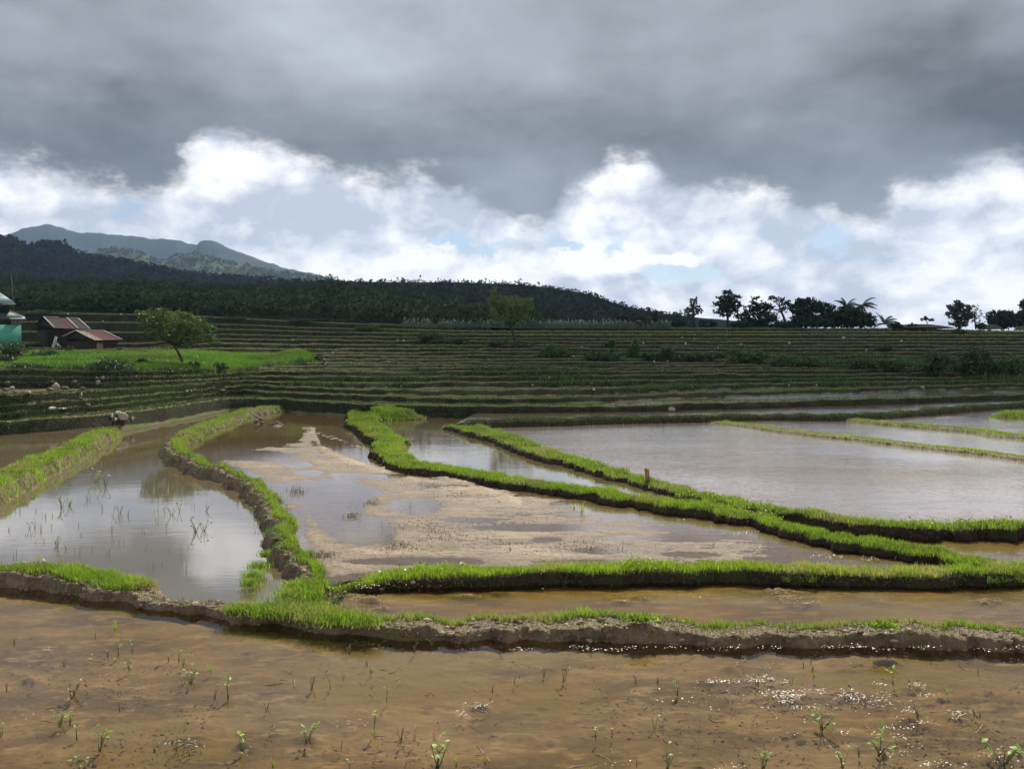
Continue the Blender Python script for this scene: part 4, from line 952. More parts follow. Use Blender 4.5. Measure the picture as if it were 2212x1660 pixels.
# ------------------------------------------------------------------ trees, shrubs, palms
M['bark'] = mat_earth('bark', [(.075, .060, .042), (.045, .036, .026), (.12, .10, .075)], 3, .9, .1, .8, .02, 20)
M['t_olive'] = mat_leaf('olive tree leaves', (.028, .062, .012), (.10, .175, .024), (.17, .23, .035), tr=.45, nscale=.9)
M['t_yellow'] = mat_leaf('yellow green tree leaves', (.07, .13, .020), (.19, .28, .055), tr=.55)
M['t_dark'] = mat_leaf('dark tree leaves', (.012, .026, .014), (.036, .060, .030), tr=.2, gloss=.03)
M['t_teal'] = mat_leaf('blue green tree leaves', (.018, .034, .022), (.050, .075, .045), tr=.25)
M['s_green'] = mat_leaf('shrub leaves', (.025, .062, .014), (.095, .185, .030), tr=.35, nscale=.8)
M['s_dark'] = mat_leaf('dark shrub leaves', (.016, .038, .012), (.070, .125, .035), tr=.3)
M['palmf'] = mat_leaf('palm fronds', (.014, .030, .016), (.045, .070, .032), tr=.2)
def pick(u, v, D): p = at_d(u, v, D); return np.array(p)
def tree(name, label, cat, base, D, trunk, clumps, mat, nleaf, ls, tw=.12, group=None, limbs=True, seed=0, twigs=0, sub=7):
    """base, trunk and clump centres are picture directions at distance D; clumps: (u,v,rx,rz) in picture px (radii)"""
    r = np.random.default_rng(seed); k = D / FPX
    b = pick(base[0], base[1], D) if not isinstance(base, Vector) else np.array(base); D = b[1]; k = D / FPX
    root = empty(name, tuple(b)); tag(root, label, cat, group)
    T = [np.zeros(3)] + [pick(u, v, D) - b for u, v in trunk]; tb = Bag()
    n = len(T); tb.tube([tuple(p) for p in [T[0] - np.array([0, 0, .15])] + T[1:]], [tw * (1 - .55 * i / max(n - 1, 1)) for i in range(n)], 8)
    P = []; Rr = []
    tot = sum(c[2] * c[3] for c in clumps)
    for ci, (u, v, rx, rz) in enumerate(clumps):
        c = pick(u, v, D) - b; c[1] += r.uniform(-.6, .6) * rx * k; rx *= k; rz *= k
        if limbs:
            s = T[-1] if n > 1 else T[0]; a = s * .75 + (T[-2] if n > 1 else s) * .25 if r.random() < .5 else s
            mid = (a + c) / 2 + r.normal(0, .06 * rx, 3) - np.array([0, 0, .1 * rz])
            tb.tube([tuple(a), tuple(mid), tuple(c)], [tw * .38, tw * .25, tw * .08], 5)
            for q in range(twigs):
                e = c + r.normal(0, .55, 3) * np.array([rx, rx, rz]); tb.tube([tuple(mid), tuple(e)], [tw * .14, tw * .04], 4)
        m = max(int(nleaf * (rx * rz / k / k) / tot), 12)
        # small leaf sprays inside the clump leave gaps between them
        sc = c + (lambda q: q / np.linalg.norm(q, axis=1)[:, None] * r.uniform(.35, 1, (len(q), 1)) ** .6)(r.normal(size=(max(m // sub, 3), 3))) * np.array([rx, rx, rz])
        i = r.integers(0, len(sc), m); pp = sc[i] + r.normal(0, .16, (m, 3)) * np.array([rx, rx, rz]) ** .9
        P.append(pp); Rr.append(np.clip(r.random(len(sc))[i] * .6 + r.uniform(0, .4, m), 0, 1))
    if limbs or n > 1: tb.build('trunk', M['bark'], root, True)
    P = np.concatenate(P); V, F, R = leaves(P, ls * r.uniform(.6, 1.3, len(P)), np.concatenate(Rr), rs=r)
    mesh('crown', V, F, M[mat], root, R); return root
# two lone trees on the hillside
bT = lawn_at(397, 787)
tree('small_tree', 'leaning olive green tree with a spreading crown beside the rusty sheds', 'tree', bT, 0, [(391,772),(383,757),(374,745)],
     [(330,690,28,24),(350,678,26,14),(322,705,20,14),(375,692,34,20),(400,700,32,22),(430,705,30,18),(445,722,26,16),(460,735,16,10),(415,730,30,14),(375,722,32,16),(345,722,22,12),(312,680,12,10),(395,680,20,8),(428,690,16,8),(358,665,7,5),(400,742,18,8),(452,706,12,8)],
     't_olive', 4300, .13, .085, seed=61, twigs=5, sub=11)
bT = on_hill(1117, 748)
tree('small_tree', 'airy yellow green tree standing alone in the middle of the terraces', 'tree', bT, 0, [(1113,735),(1107,718),(1103,703)],
     [(1066,636,7,14),(1062,650,10,12),(1080,650,18,14),(1105,652,20,14),(1128,658,20,16),(1143,660,13,16),(1075,672,16,14),(1100,675,20,14),(1128,680,18,12),(1085,692,16,8),(1112,694,14,8),(1068,626,4,7)],
     't_yellow', 4200, .17, .15, seed=62, twigs=4)
# row of trees on the skyline
SKY = 'trees along the skyline on the right'
def skyt(label, cat, base, clumps, mat='t_dark', n=1500, ls=.42, trunk=None, D=141, seed=0, name='tree', tw=.3, limbs=True):
    if seed in (73, 75, 76, 77, 82, 83):      # crowns that reach down to the ground
        xs = [c[0] for c in clumps]; clumps = clumps + [(x, 698, 13, 9) for x in range(min(xs) - 4, max(xs) + 8, 15)]; n = int(n * 1.3)
    return tree(name, label, cat, base, D, trunk or [(base[0], base[1] - 12)], clumps, mat, n, ls, tw, SKY, limbs, seed)
skyt('slim airy tree, leftmost of the skyline trees', 'tree', (1498,706), [(1498,652,10,8),(1490,664,11,7),(1506,664,11,7),(1496,676,13,6),(1512,672,8,6),(1484,672,7,5)], 't_teal', 700, .4, [(1498,690),(1498,668)], seed=71)
skyt('tall shaggy tree with a clear trunk, tallest on the skyline', 'tree', (1572,706), [(1573,634,11,9),(1566,646,18,8),(1582,645,16,8),(1556,658,15,7),(1574,660,22,9),(1592,658,11,6),(1560,670,16,7),(1584,669,14,6),(1572,678,14,6)], 't_dark', 1900, .5, [(1572,690),(1572,665)], seed=72)
skyt('broad dark tree with a peaked top, right of the tallest tree', 'tree', (1640,706), [(1632,648,11,8),(1638,658,16,9),(1620,668,18,9),(1645,672,24,11),(1660,665,12,8),(1610,682,20,10),(1640,688,28,12),(1668,684,16,12)], 't_dark', 2600, .5, seed=73)
skyt('thin crooked tree leaning over between two dark crowns', 'tree', (1700,706), [(1670,643,9,5),(1682,648,11,6),(1694,655,13,6),(1690,668,12,6),(1708,663,10,6)], 't_dark', 600, .42, [(1694,688),(1684,662)], seed=74)
skyt('large round topped dark tree in the middle of the skyline', 'tree', (1740,706), [(1732,655,18,10),(1748,652,18,9),(1722,668,18,12),(1745,672,26,14),(1762,665,14,12),(1735,690,30,12)], 't_dark', 2900, .5, seed=75)
skyt('dark tree with a flat sloping crown left of the coconut palms', 'tree', (1782,706), [(1774,658,16,7),(1786,666,15,9),(1778,678,20,12),(1795,684,16,12),(1775,695,26,9)], 't_dark', 2300, .5, seed=76)
skyt('wide dome shaped dark tree under the coconut palms', 'tree', (1840,706), [(1838,672,26,11),(1820,680,20,11),(1860,680,22,12),(1875,690,18,11),(1845,692,38,12),(1805,692,18,10)], 't_dark', 3600, .5, seed=77)
skyt('low pale flowering thicket at the foot of the skyline trees', 'shrub', (1765,706), [(1765,690,18,8),(1785,694,14,7),(1748,698,14,5)], 't_teal', 700, .4, seed=78, limbs=False, D=139)
skyt('small bare topped tree standing alone on the skyline', 'tree', (2003,707), [(1998,689,7,3),(2008,690,8,3),(2003,686,6,3)], 't_dark', 260, .36, [(2003,696)], seed=79, tw=.12)
skyt('rounded tree with wispy top standing apart on the right skyline', 'tree', (2072,709), [(2070,655,9,7),(2062,664,14,8),(2080,666,14,9),(2055,678,14,9),(2074,682,22,13),(2090,680,11,10),(2070,698,20,8)], 't_teal', 2300, .44, seed=80)
skyt('thin wispy tree beside the rounded tree', 'tree', (2108,709), [(2105,665,8,8),(2110,678,9,9),(2112,692,9,7)], 't_teal', 260, .32, [(2106,692),(2106,672)], seed=81, tw=.14)
skyt('low dome shaped dark tree near the right edge', 'tree', (2165,711), [(2160,680,20,9),(2178,680,18,10),(2150,692,18,12),(2172,696,28,12)], 't_dark', 2600, .5, seed=82)
skyt('tall ragged dark tree cut by the right edge', 'tree', (2214,711), [(2212,655,9,8),(2222,668,14,10),(2206,682,16,11),(2225,692,26,16)], 't_dark', 2200, .5, seed=83)
for i, (u, v, rx, rz) in enumerate([(1388,690,22,10),(1345,684,16,6),(1462,697,16,8),(1530,698,20,8),(1600,700,22,7),(1700,699,24,8),(1935,702,14,5),(1970,704,12,4),(2122,703,10,5)]):
    skyt(['bushy clump beside the reeds', 'small clump behind the reeds', 'low dark bush between the palm clump and the slim airy tree', 'low dark bush at the foot of the slim airy tree', 'low dark bush at the foot of the tallest tree', 'low dark bush under the thin crooked tree',
          'low bush right of the banana leaves', 'low bush on the pale earth bank', 'small bush at the foot of the thin wispy tree'][i], 'bush', (u, v + rz), [(u, v, rx, rz), (u + rx * .5, v + 2, rx * .6, rz * .7), (u - rx * .6, v + 3, rx * .5, rz * .6)],
         't_dark' if i > 1 else 't_teal', 650, .42, seed=90 + i, limbs=False, name='bush', D=138)
def palm(label, u, v, D, nf, fl, trunk_to, seed, lean=0.0, name='coconut_palm', up=.5, cat='palm'):
    r = np.random.default_rng(seed); b = pick(trunk_to[0], trunk_to[1], D); c = pick(u, v, D) - b
    root = empty(name, tuple(b)); tag(root, label, cat, SKY)
    if name == 'coconut_palm':
        tb = Bag(); tb.tube([(0, 0, -.2), tuple(c * .5 + np.array([.15, 0, 0])), tuple(c)], [.22, .17, .12], 8); tb.build('trunk', M['bark'], root, True)
    Bg = Bag()
    for i in range(nf):
        a = 2 * math.pi * i / nf + r.uniform(-.3, .3); e = r.uniform(-.1, 1.2) * up * 2; L = fl * r.uniform(.75, 1.1)
        h = np.array([math.cos(a), math.sin(a), 0]); pts = [c]; d = h * math.cos(e) + np.array([0, 0, math.sin(e)])
        for q in range(8):
            pts.append(pts[-1] + d * L / 8); d = d + np.array([lean * .10, 0, -.17]); d /= np.linalg.norm(d)
        Bg.tube([tuple(p) for p in pts], [.045 * (1 - .09 * q) for q in range(9)], 4)
        sd = np.cross(h, (0, 0, 1)); V = []; F = []
        for q in range(1, 9):
            for w_ in np.linspace(0, 1, 4)[:-1]:
                p = pts[q - 1] * (1 - w_) + pts[q] * w_; ll = fl * .26 * math.sin(math.pi * min((q - 1 + w_ + 1.2) / 9.5, 1)) + .05
                for s_ in (-1, 1):
                    t_ = p + sd * s_ * ll * .75 + (pts[q] - pts[q - 1]) * .9 + np.array([0, 0, -ll * .55]); g_ = (pts[q] - pts[q - 1]) * .20
                    n0 = len(V); V += [p - g_, p + g_, t_]; F.append((n0, n0 + 1, n0 + 2))
        Bg.put(V, F, None, r.uniform(.1, .9))
    Bg.build('crown' if name == 'coconut_palm' else 'leaves', M['palmf'], root)
    return root
palm('coconut palm above the wide dome shaped tree, left of two', 1828, 662, 146, 15, 2.6, (1830,706), 101, .2)
palm('wind swept coconut palm above the wide dome shaped tree, right of two', 1862, 661, 146, 15, 2.7, (1860,706), 102, .9)
palm('palm like clump of long blades at the right end of the reeds', 1418, 693, 136, 13, 2.6, (1418,702), 103, -.2, 'palm_clump', .75, 'shrub')
palm('banana like plant with a few long leaves right of the palms', 1912, 700, 139, 7, 3.2, (1912,706), 104, .4, 'banana_plant', .6, 'plant')
palm('small spiky plant at the foot of the round topped tree', 1722, 703, 138, 9, 1.6, (1722,707), 105, 0, 'spiky_plant', .7, 'plant')
palm('small spiky plant between the wispy tree and the earth mound', 2128, 705, 138, 7, 1.8, (2128,710), 106, -.2, 'spiky_plant', .7, 'plant')
# earth banks on the skyline
def mound(name, label, u, v, wpx, hpx, D, mat, seed, cat='mound', asp=.6):
    b = pick(u, v, D); k = D / FPX; th = np.linspace(0, 2 * np.pi, 29)[:-1]; V = [(0, 0, hpx * k)]; rr = np.linspace(.15, 1, 9)
    for q in rr:
        for a in th: x, y = math.cos(a) * q, math.sin(a) * q; V.append((x * wpx * k / 2, y * wpx * k / 2 * asp, hpx * k * (1 - q ** 2.2) * (1 + .5 * float(fbm(x * 3 + seed, y * 3, 3, seed))) - .15 * q))
    n = len(th); F3 = [(0, 1 + i, 1 + (i + 1) % n) for i in range(n)]; F4 = [(1 + j * n + i, 1 + (j + 1) * n + i, 1 + (j + 1) * n + (i + 1) % n, 1 + j * n + (i + 1) % n) for j in range(8) for i in range(n)]
    o = mesh(name, V, [np.array(F3), np.array(F4)], M[mat], smooth=True); o.location = tuple(b); return tag(o, label, cat)
M['redearth'] = mat_earth('brown earth', [(.11, .085, .06), (.06, .06, .035), (.15, .12, .085)], 1.5, .9, .1, .8, .1, 3)
mound('earth_mound', 'long low red brown earth bank on the right skyline', 1985, 707, 150, 7, 140, 'redearth', 3)
mound('earth_mound', 'pale earth mound in front of the low dome shaped tree', 2140, 709, 54, 9, 138, 'redearth', 5)
mound('earth_mound', 'small earth heap at the right edge of the skyline', 2206, 711, 34, 7, 138, 'redearth', 6)

bank_weeds(120000, 57)
# shrubs on the terraces
SH = 'shrubs on the terraced hillside'
def shrub(label, u, v, rx, rz, mat='s_green', n=700, ls=.16, seed=0, name='shrub', where=on_hill, clumps=None, cat='shrub'):
    b = where(u, v); rr = random.Random(seed); d = b.y
    cl = clumps or ([(u, v - rz * .7, rx * .6, rz * .7)] + [(u + rr.uniform(-.75, .75) * rx, v - rz * rr.uniform(.15, .9), rx * rr.uniform(.3, .5), rz * rr.uniform(.35, .6)) for _ in range(6)])
    dv = proj(b.x, b.y, b.z)[1] - v
    cl = [(c[0], c[1] + dv, c[2], c[3]) for c in cl]
    return tree(name, label, cat, b, 0, [(u, v + dv - rz * .6)], cl, mat, n, ls * (d / 60) ** .6, .04, SH, True, seed)
S = [('rounded bright shrub left of the two small terrace trees', 1200,772, 38,19,'s_green'),('small bushy top of a bare stemmed shrub on the upper terraces', 1320,752,13,14,'s_green'),
     ('upright dark shrub like a small tree on the terraces', 1369,774,17,30,'s_green'),('bright upright shrub right of the dark upright one', 1441,776,17,22,'s_green'),
     ('low dark scrub between the rounded shrub and the upright shrub', 1292,777,44,13,'s_dark'),('low scrub joining the two upright shrubs', 1405,776,24,9,'s_dark'),
     ('low scrub right of the bright upright shrub', 1500,779,44,12,'s_dark'),('narrow green scrub at the start of the long hedge', 1560,775,22,8,'s_dark'),
     ('long green scrub in the middle of the right terraces', 1620,786,60,22,'s_green'),('green scrub heap right of the long scrub', 1690,790,48,18,'s_green'),
     ('trailing green scrub halfway along the right terraces', 1770,793,60,15,'s_green'),('trailing scrub with pale dead twigs', 1850,796,60,17,'s_green'),
     ('low green scrub just left of the biggest shrub', 1930,799,60,20,'s_green'),('biggest dark round shrub on the right terraces, left half', 2022,808,36,36,'s_dark'),
     ('biggest dark round shrub on the right terraces, right half', 2090,808,42,42,'s_dark'),('lower shrub sloping off the biggest one', 2140,808,34,26,'s_dark'),
     ('green shrub at the right edge of the terraces', 2190,808,50,26,'s_green'),('dark scrub on the upper terraces left of the lone airy tree', 930,735,34,13,'s_dark'),
     ('trailing scrub below the lone airy tree', 1080,746,34,8,'s_dark'),('scrub at the foot of the lone airy tree', 1125,752,26,7,'s_dark'),
     ('scrub patch on the middle terraces', 985,742,34,9,'s_dark'),('small green scrub left on the upper terraces', 880,728,24,6,'s_green'),
     ('grassy hump high on the middle terraces', 800,712,34,7,'s_green'),('dark round bush among the pale reeds', 941,700,14,15,'s_dark'),
     ('brownish dry bush on the right terraces', 1912,757,20,9,'s_dark'),('dark bush on the top edge of the right terraces', 2072,722,22,9,'s_dark'),
     ('low scrub at the top left of the terraces', 85,680,40,8,'s_green'),('low scrub at the top edge above the lone olive tree', 500,692,40,6,'s_dark'),('low scrub on the top edge of the left terraces', 640,697,36,6,'s_dark')]
for i, (lb, u, v, rx, rz, mt_) in enumerate(S):
    shrub(lb, u, v, rx, rz, mt_, int(260 + rx * rz * 1.5), .20, 200 + i)
L_ = [('big leafy shrub in front of the turquoise wall', 22,772,40,26,'s_dark'),('dark leafy shrub at the left edge below the house', 10,786,30,14,'s_dark'),('leafy shrub left of the front shed', 90,772,30,12,'s_dark'),('dark shrub at the right corner of the front shed', 262,757,16,14,'s_dark'),
      ('low shrub on the slope below the front shed', 152,760,12,10,'s_green'),('dark broad leaved shrub in the middle of the lawn', 235,806,46,24,'s_dark'),('small dark shrub on the lawn left of the lone olive tree', 308,786,16,8,'s_dark'),
      ('shrub at the foot of the lone olive tree', 415,792,22,8,'s_dark'),('shrub on the lawn edge right of the lone olive tree', 475,800,18,12,'s_dark'),('shrub heap at the right tip of the lawn', 690,782,14,12,'s_dark'),
      ('dark scrub under the right end of the lawn', 640,800,34,14,'s_dark'),('green scrub at the lower right end of the lawn', 580,806,26,10,'s_dark'),('scrub along the front edge of the lawn, left part', 60,802,50,12,'s_dark'),
      ('scrub along the front edge of the lawn, middle part', 160,806,44,12,'s_dark'),('scrub along the front edge of the lawn, right part', 350,808,60,9,'s_dark')]
for i, (lb, u, v, rx, rz, mt_) in enumerate(L_):
    shrub(lb, u, v, rx, rz, mt_, int(300 + rx * rz * 1.3), .14, 300 + i, where=lawn_at)
# ------------------------------------------------------------------ house and sheds on the left
M['turq'] = mat_plain('turquoise wall paint', (.10, .40, .29), .8, (.14, .44, .34), 1.2)
M['dkgreen'] = mat_plain('dark green roofing', (.018, .055, .045), .5, (.03, .07, .055), 2)
M['greyroof'] = mat_plain('pale green grey roofing', (.36, .48, .42), .45, (.20, .30, .26), 1.5)
M['white'] = mat_plain('white trim', (.62, .62, .58), .6, (.42, .41, .37), 5)
M['dark'] = mat_plain('dark interior boards', (.022, .018, .014), .9, (.012, .010, .009), 6)
M['slat'] = mat_plain('pale window slats', (.45, .42, .36), .7)
M['rust'] = mat_plain('rusty corrugated sheet', (.135, .030, .020), .75, (.060, .026, .022), 2.2, bump=.3)
M['rust2'] = mat_plain('dark weathered sheet', (.050, .030, .028), .7, (.085, .040, .034), 1.6, bump=.3)
M['plank'] = mat_plain('weathered planks', (.055, .038, .024), .9, (.028, .02, .014), 5, bump=.5)
M['tan'] = mat_plain('pale old sheet', (.30, .22, .16), .8, (.20, .13, .09), 4)
M['pole'] = mat_plain('thin grey metal pole', (.20, .19, .17), .6)
def pv(u, v, D): return at_d(u, v, D)
HD = 70.0
hb = pv(20, 745, HD); house = empty('house', tuple(hb)); tag(house, 'small turquoise house with green roofs cut by the left edge', 'house')
inv = lambda p: Vector(p) - hb
def wpt(u, v, D): return inv(pv(u, v, D))
HX = (46.5 - UC) / FPX * HD; SL_ = .62
def lbox(u0, u1, v0, v1, Da, Db):
    # the right side wall runs along the line of sight, the front faces it squarely
    c = HX + (Da - HD) * -.53
    def q(u, v, dd): D = (Da - SL_ * c) / (1 - SL_ * (u - UC) / FPX); return inv(at_d(u, v, D))
    a, b = q(u0, v1, 0), q(u1, v1, 0); a.z = b.z = inv(pv(46, v1, Da)).z; t_ = inv(pv(46, v0, Da)).z; n = Vector((-.527, .85, 0)) * (Db - Da)
    return [a, b, b + n, a + n, Vector((a.x, a.y, t_)), Vector((b.x, b.y, t_)), Vector((b.x + n.x, b.y + n.y, t_)), Vector((a.x + n.x, a.y + n.y, t_))]
b_ = Bag(); b_.box(lbox(-70, 46.5, 702, 752, HD, HD + 5)); b_.build('wall', M['turq'], house)
b_ = Bag(); b_.box(lbox(-70, 46, 686, 702, HD + .12, HD + 4.9)); wn = b_.build('window', M['dark'], house)
for i in range(8):
    u = 24.5 + i * 2.85; s_ = Bag(); s_.box(lbox(u, u + 1.25, 689, 702, HD + .03, HD + .10)); s_.build('slat', M['slat'], wn)
b_ = Bag(); b_.slab([wpt(20, 688.5, HD - .9), wpt(55.5, 688.5, HD - .9), wpt(52, 683, HD + .6), wpt(20, 682, HD + .6)], .05); b_.build('awning', M['greyroof'], house)
b_ = Bag(); b_.slab([wpt(-80, 690, HD - .4), wpt(50, 685.5, HD - .2), wpt(2, 664, HD + 2.4), wpt(-80, 664, HD + 2.4)], .12)
b_.slab([wpt(50, 685.5, HD - .2), wpt(55, 684, HD + 5), wpt(8, 664, HD + 3), wpt(2, 664, HD + 2.4)], .12); b_.build('lower_roof', M['dkgreen'], house)
b_ = Bag(); b_.box(lbox(-60, 20, 656, 672, HD + 1.8, HD + 4)); b_.build('upper_wall', M['dark'], house)
b_ = Bag(); e0, e1, e2, e3 = wpt(-70, 657, HD + 1), wpt(34, 657, HD + 1), wpt(30, 652, HD + 6.4), wpt(-70, 656, HD + 6.4); r0, r1 = wpt(-30, 632.5, HD + 3.6), wpt(2, 632.5, HD + 3.6)
b_.put([tuple(p) for p in (e0, e1, e2, e3, r0, r1)], [(1, 2, 5), (3, 0, 4)], [(0, 1, 5, 4), (2, 3, 4, 5), (0, 3, 2, 1)]); b_.build('roof', M['greyroof'], house)
b_ = Bag(); b_.beam(e0 + Vector((0, -.02, 0)), e1 + Vector((0, -.02, 0)), .06, .10); b_.build('eave_trim', M['greyroof'], house)
p0 = pv(29, 662, 74); pole = Bag(); pole.tube([(0, 0, -.6), (-.05, 0, 1.4), (-.14, 0, 2.9)], [.035, .03, .022], 6); po = pole.build('pole', M['pole'], None, True); po.location = tuple(p0); tag(po, 'thin tall pole standing behind the turquoise house', 'pole')

def shed(label, base, A, B, A1, B1, A2, B2, sheets, zg, door=None, trims=()):
    """A-B ridge, A1-B1 front eave, A2-B2 back eave"""
    o = Vector(base); root = empty('shed', tuple(o)); tag(root, label, 'shed')
    L = lambda p: Vector(p) - o
    A, B, A1, B1, A2, B2 = map(L, (A, B, A1, B1, A2, B2)); zg -= o.z
    c = (A1 + B1 + A2 + B2) / 4
    ins = lambda p: Vector((c.x + (p.x - c.x) * .86, c.y + (p.y - c.y) * .86, p.z - .05))
    w_ = [ins(A1), ins(B1), ins(B2), ins(A2)]; lo = [Vector((p.x, p.y, zg)) for p in w_]
    rA, rB = ins(A) , ins(B)
    wl = Bag(); nb = 11
    def wall(a, b, ta, tb):
        n = (b - a).cross(Vector((0, 0, 1))).normalized() * .02
        hgt = min(ta.z, tb.z) - zg
        for q in range(nb):      # overlapping boards
            z0_, z1_ = zg + hgt * q / nb, zg + hgt * (q + .93) / nb; k_ = .02 * (q % 2)
            wl.box([Vector((a.x, a.y, z0_)) - n, Vector((b.x, b.y, z0_)) - n, Vector((b.x, b.y, z0_)) + n * (2 + k_ * 40), Vector((a.x, a.y, z0_)) + n * (2 + k_ * 40),
                    Vector((a.x, a.y, z1_)) - n, Vector((b.x, b.y, z1_)) - n, Vector((b.x, b.y, z1_)) + n * 1.2, Vector((a.x, a.y, z1_)) + n * 1.2], random.random())
    wall(lo[0], lo[1], w_[0], w_[1]); wall(lo[1], lo[2], w_[1], w_[2]); wall(lo[2], lo[3], w_[2], w_[3]); wall(lo[3], lo[0], w_[3], w_[0])
    wl.put([tuple(p) for p in (w_[0], w_[3], rA, w_[1], w_[2], rB)], [(0, 1, 2), (3, 5, 4)], [(0, 2, 5, 3)])
    wl.build('wall', M['plank'], root)
    rf = Bag(); 
    def corr(P0, P1, Q0, Q1, f0, f1, mat):      # corrugated sheet between fractions f0..f1 along the ridge
        n = max(int((f1 - f0) * 46), 6); V = []; nn = (P1 - P0).cross(Q0 - P0).normalized(); nn = nn if nn.z > 0 else -nn
        for i in range(n + 1):
            f = f0 + (f1 - f0) * i / n; wv = nn * (.022 if i % 2 else -.022)
            V += [P0.lerp(P1, f) + wv, P0.lerp(P1, f).lerp(Q0.lerp(Q1, f), .5) + wv * 1.2 - nn * .02, Q0.lerp(Q1, f) + wv]
        F = []
        for i in range(n):
            for q in (0, 1): F.append((i * 3 + q, i * 3 + q + 1, i * 3 + q + 4, i * 3 + q + 3))
        V2 = [v - nn * .02 for v in V]; m_ = len(V); F2 = [tuple(x + m_ for x in f[::-1]) for f in F]
        g_ = Bag(); g_.put([tuple(v) for v in V + V2], None, F + F2); return g_, mat
    for k_, (f0, f1, mt_) in enumerate(sheets):
        g_, _ = corr(A, B, A1, B1, f0, f1, mt_); g_.build('roof_sheet', M[mt_], root)
    g_, _ = corr(A, B, A2, B2, 0, 1, 'rust2'); g_.build('roof_sheet', M['rust2'], root)
    up_ = Vector((0, 0, .05))
    for (a, b, wd) in trims:
        t_ = Bag(); pos = {'A': A, 'B': B, 'A1': A1, 'B1': B1, 'A2': A2, 'B2': B2}
        g = lambda q: pos[q] if q in pos else None
        pa = a if isinstance(a, Vector) else pos[a]; pb = b if isinstance(b, Vector) else pos[b]
        t_.beam(pa + up_, pb + up_, wd, .05); t_.build('trim', M['white'], root)
    if door:
        a, b = lo[0].lerp(lo[1], door[0]), lo[0].lerp(lo[1], door[1]); n = (b - a).cross(Vector((0, 0, 1))).normalized() * .09
        if n.y > 0: n = -n
        dd = Bag(); h_ = (w_[0].z - zg) * .85; dd.box([a + n * .7, b + n * .7, b + n, a + n, a + n * .7 + Vector((0, 0, h_)), b + n * .7 + Vector((0, 0, h_)), b + n + Vector((0, 0, h_)), a + n + Vector((0, 0, h_))]); dd.build('door', M['tan'], root)
    return root, pos if trims else None, A, B, A1, B1
A, B, A1, B1 = pv(164, 714, 69), pv(224, 715, 72.5), pv(205, 734.5, 67.3), pv(263, 733.5, 71)
A2, B2 = pv(135, 727, 70.8), pv(196, 726, 74.2)
r2 = shed('front shed with a patched rusty roof and pale ridge', pv(190, 758, 70), A, B, A1, B1, A2, B2, [(0, .30, 'tan'), (.30, 1, 'rust')], at_d(190, 762, 70).z, (.05, .32), trims=(('A', 'B', .16), ('A', 'A1', .09), ('B', 'B1', .11), ('A', 'A2', .07)))
A, B, A1, B1 = pv(94, 684.5, 75), pv(170, 688, 77.5), pv(117, 708, 72.4), pv(195, 711, 74.6)
A2, B2 = pv(72, 700, 78), pv(150, 702, 80.5)
ro = Vector(pv(140, 757, 74)); md = lambda f: (Vector(A) - ro).lerp(Vector(B) - ro, f); me_ = lambda f: (Vector(A1) - ro).lerp(Vector(B1) - ro, f)
r1_ = shed('back shed with a dark rusty red roof edged in white', tuple(ro), A, B, A1, B1, A2, B2, [(0, .45, 'rust2'), (.45, .66, 'rust'), (.66, 1, 'rust2')], at_d(140, 764, 74).z, None,
     trims=(('A', 'A1', .11), (md(.0), md(.42), .18), (md(.66), md(1), .16), (md(.655), me_(.655), .12), (md(.98), me_(.99), .12)))
pst = Bag(); q0, q1 = pv(114, 752, 71), pv(121, 727, 71); pst.tube([tuple(q0), tuple((q0 + q1) / 2 + Vector((.02, 0, 0))), tuple(q1)], [.14, .13, .11], 7); o_ = pst.build('post', M['white'], None, True); tag(o_, 'pale leaning post in front of the back shed', 'post')

# white dog by the sheds
dr = pv(127, 751, 70.5); kd_ = 70.5 / FPX
me = bpy.data.meshes.new('dog'); J = [(.10,0,.30),(-.02,0,.38),(-.14,0,.44),(-.20,0,.55),(-.25,0,.60),(-.34,0,.57),(-.12,.06,.22),(-.13,.06,.0),(-.12,-.06,.22),(-.13,-.06,.0),(.14,.07,.20),(.20,.07,.10),(.15,.07,.0),(.14,-.07,.20),(.20,-.07,.10),(.15,-.07,.0),(.22,0,.24),(.33,0,.16),(-.22,.04,.66),(-.22,-.04,.66)]
E = [(0,1),(1,2),(2,3),(3,4),(4,5),(2,6),(6,7),(2,8),(8,9),(0,10),(10,11),(11,12),(0,13),(13,14),(14,15),(0,16),(16,17),(4,18),(4,19)]
RR = [.12,.115,.12,.07,.075,.035,.04,.022,.04,.022,.055,.032,.022,.055,.032,.022,.022,.012,.018,.018]
me.from_pydata(J, E, []); sk = me.attributes; dog = bpy.data.objects.new('dog', me); COL.objects.link(dog); md_ = dog.modifiers.new('skin', 'SKIN')
if not me.skin_vertices: me.skin_vertices.new() if hasattr(me.skin_vertices, 'new') else None
if me.skin_vertices:
    for i, r_ in enumerate(RR): me.skin_vertices[0].data[i].radius = (r_, r_)
    me.skin_vertices[0].data[0].use_root = True
dog.modifiers.new('sub', 'SUBSURF').levels = 1; dog.modifiers['sub'].render_levels = 1
M['fur'] = mat_plain('white fur', (.62, .60, .55), .9); me.materials.append(M['fur']); dog.location = tuple(dr); dog.rotation_euler = (0, 0, .25); dog.scale = (.7, .7, .7)
tag(dog, 'white dog sitting on the grass between the house and the sheds', 'dog')

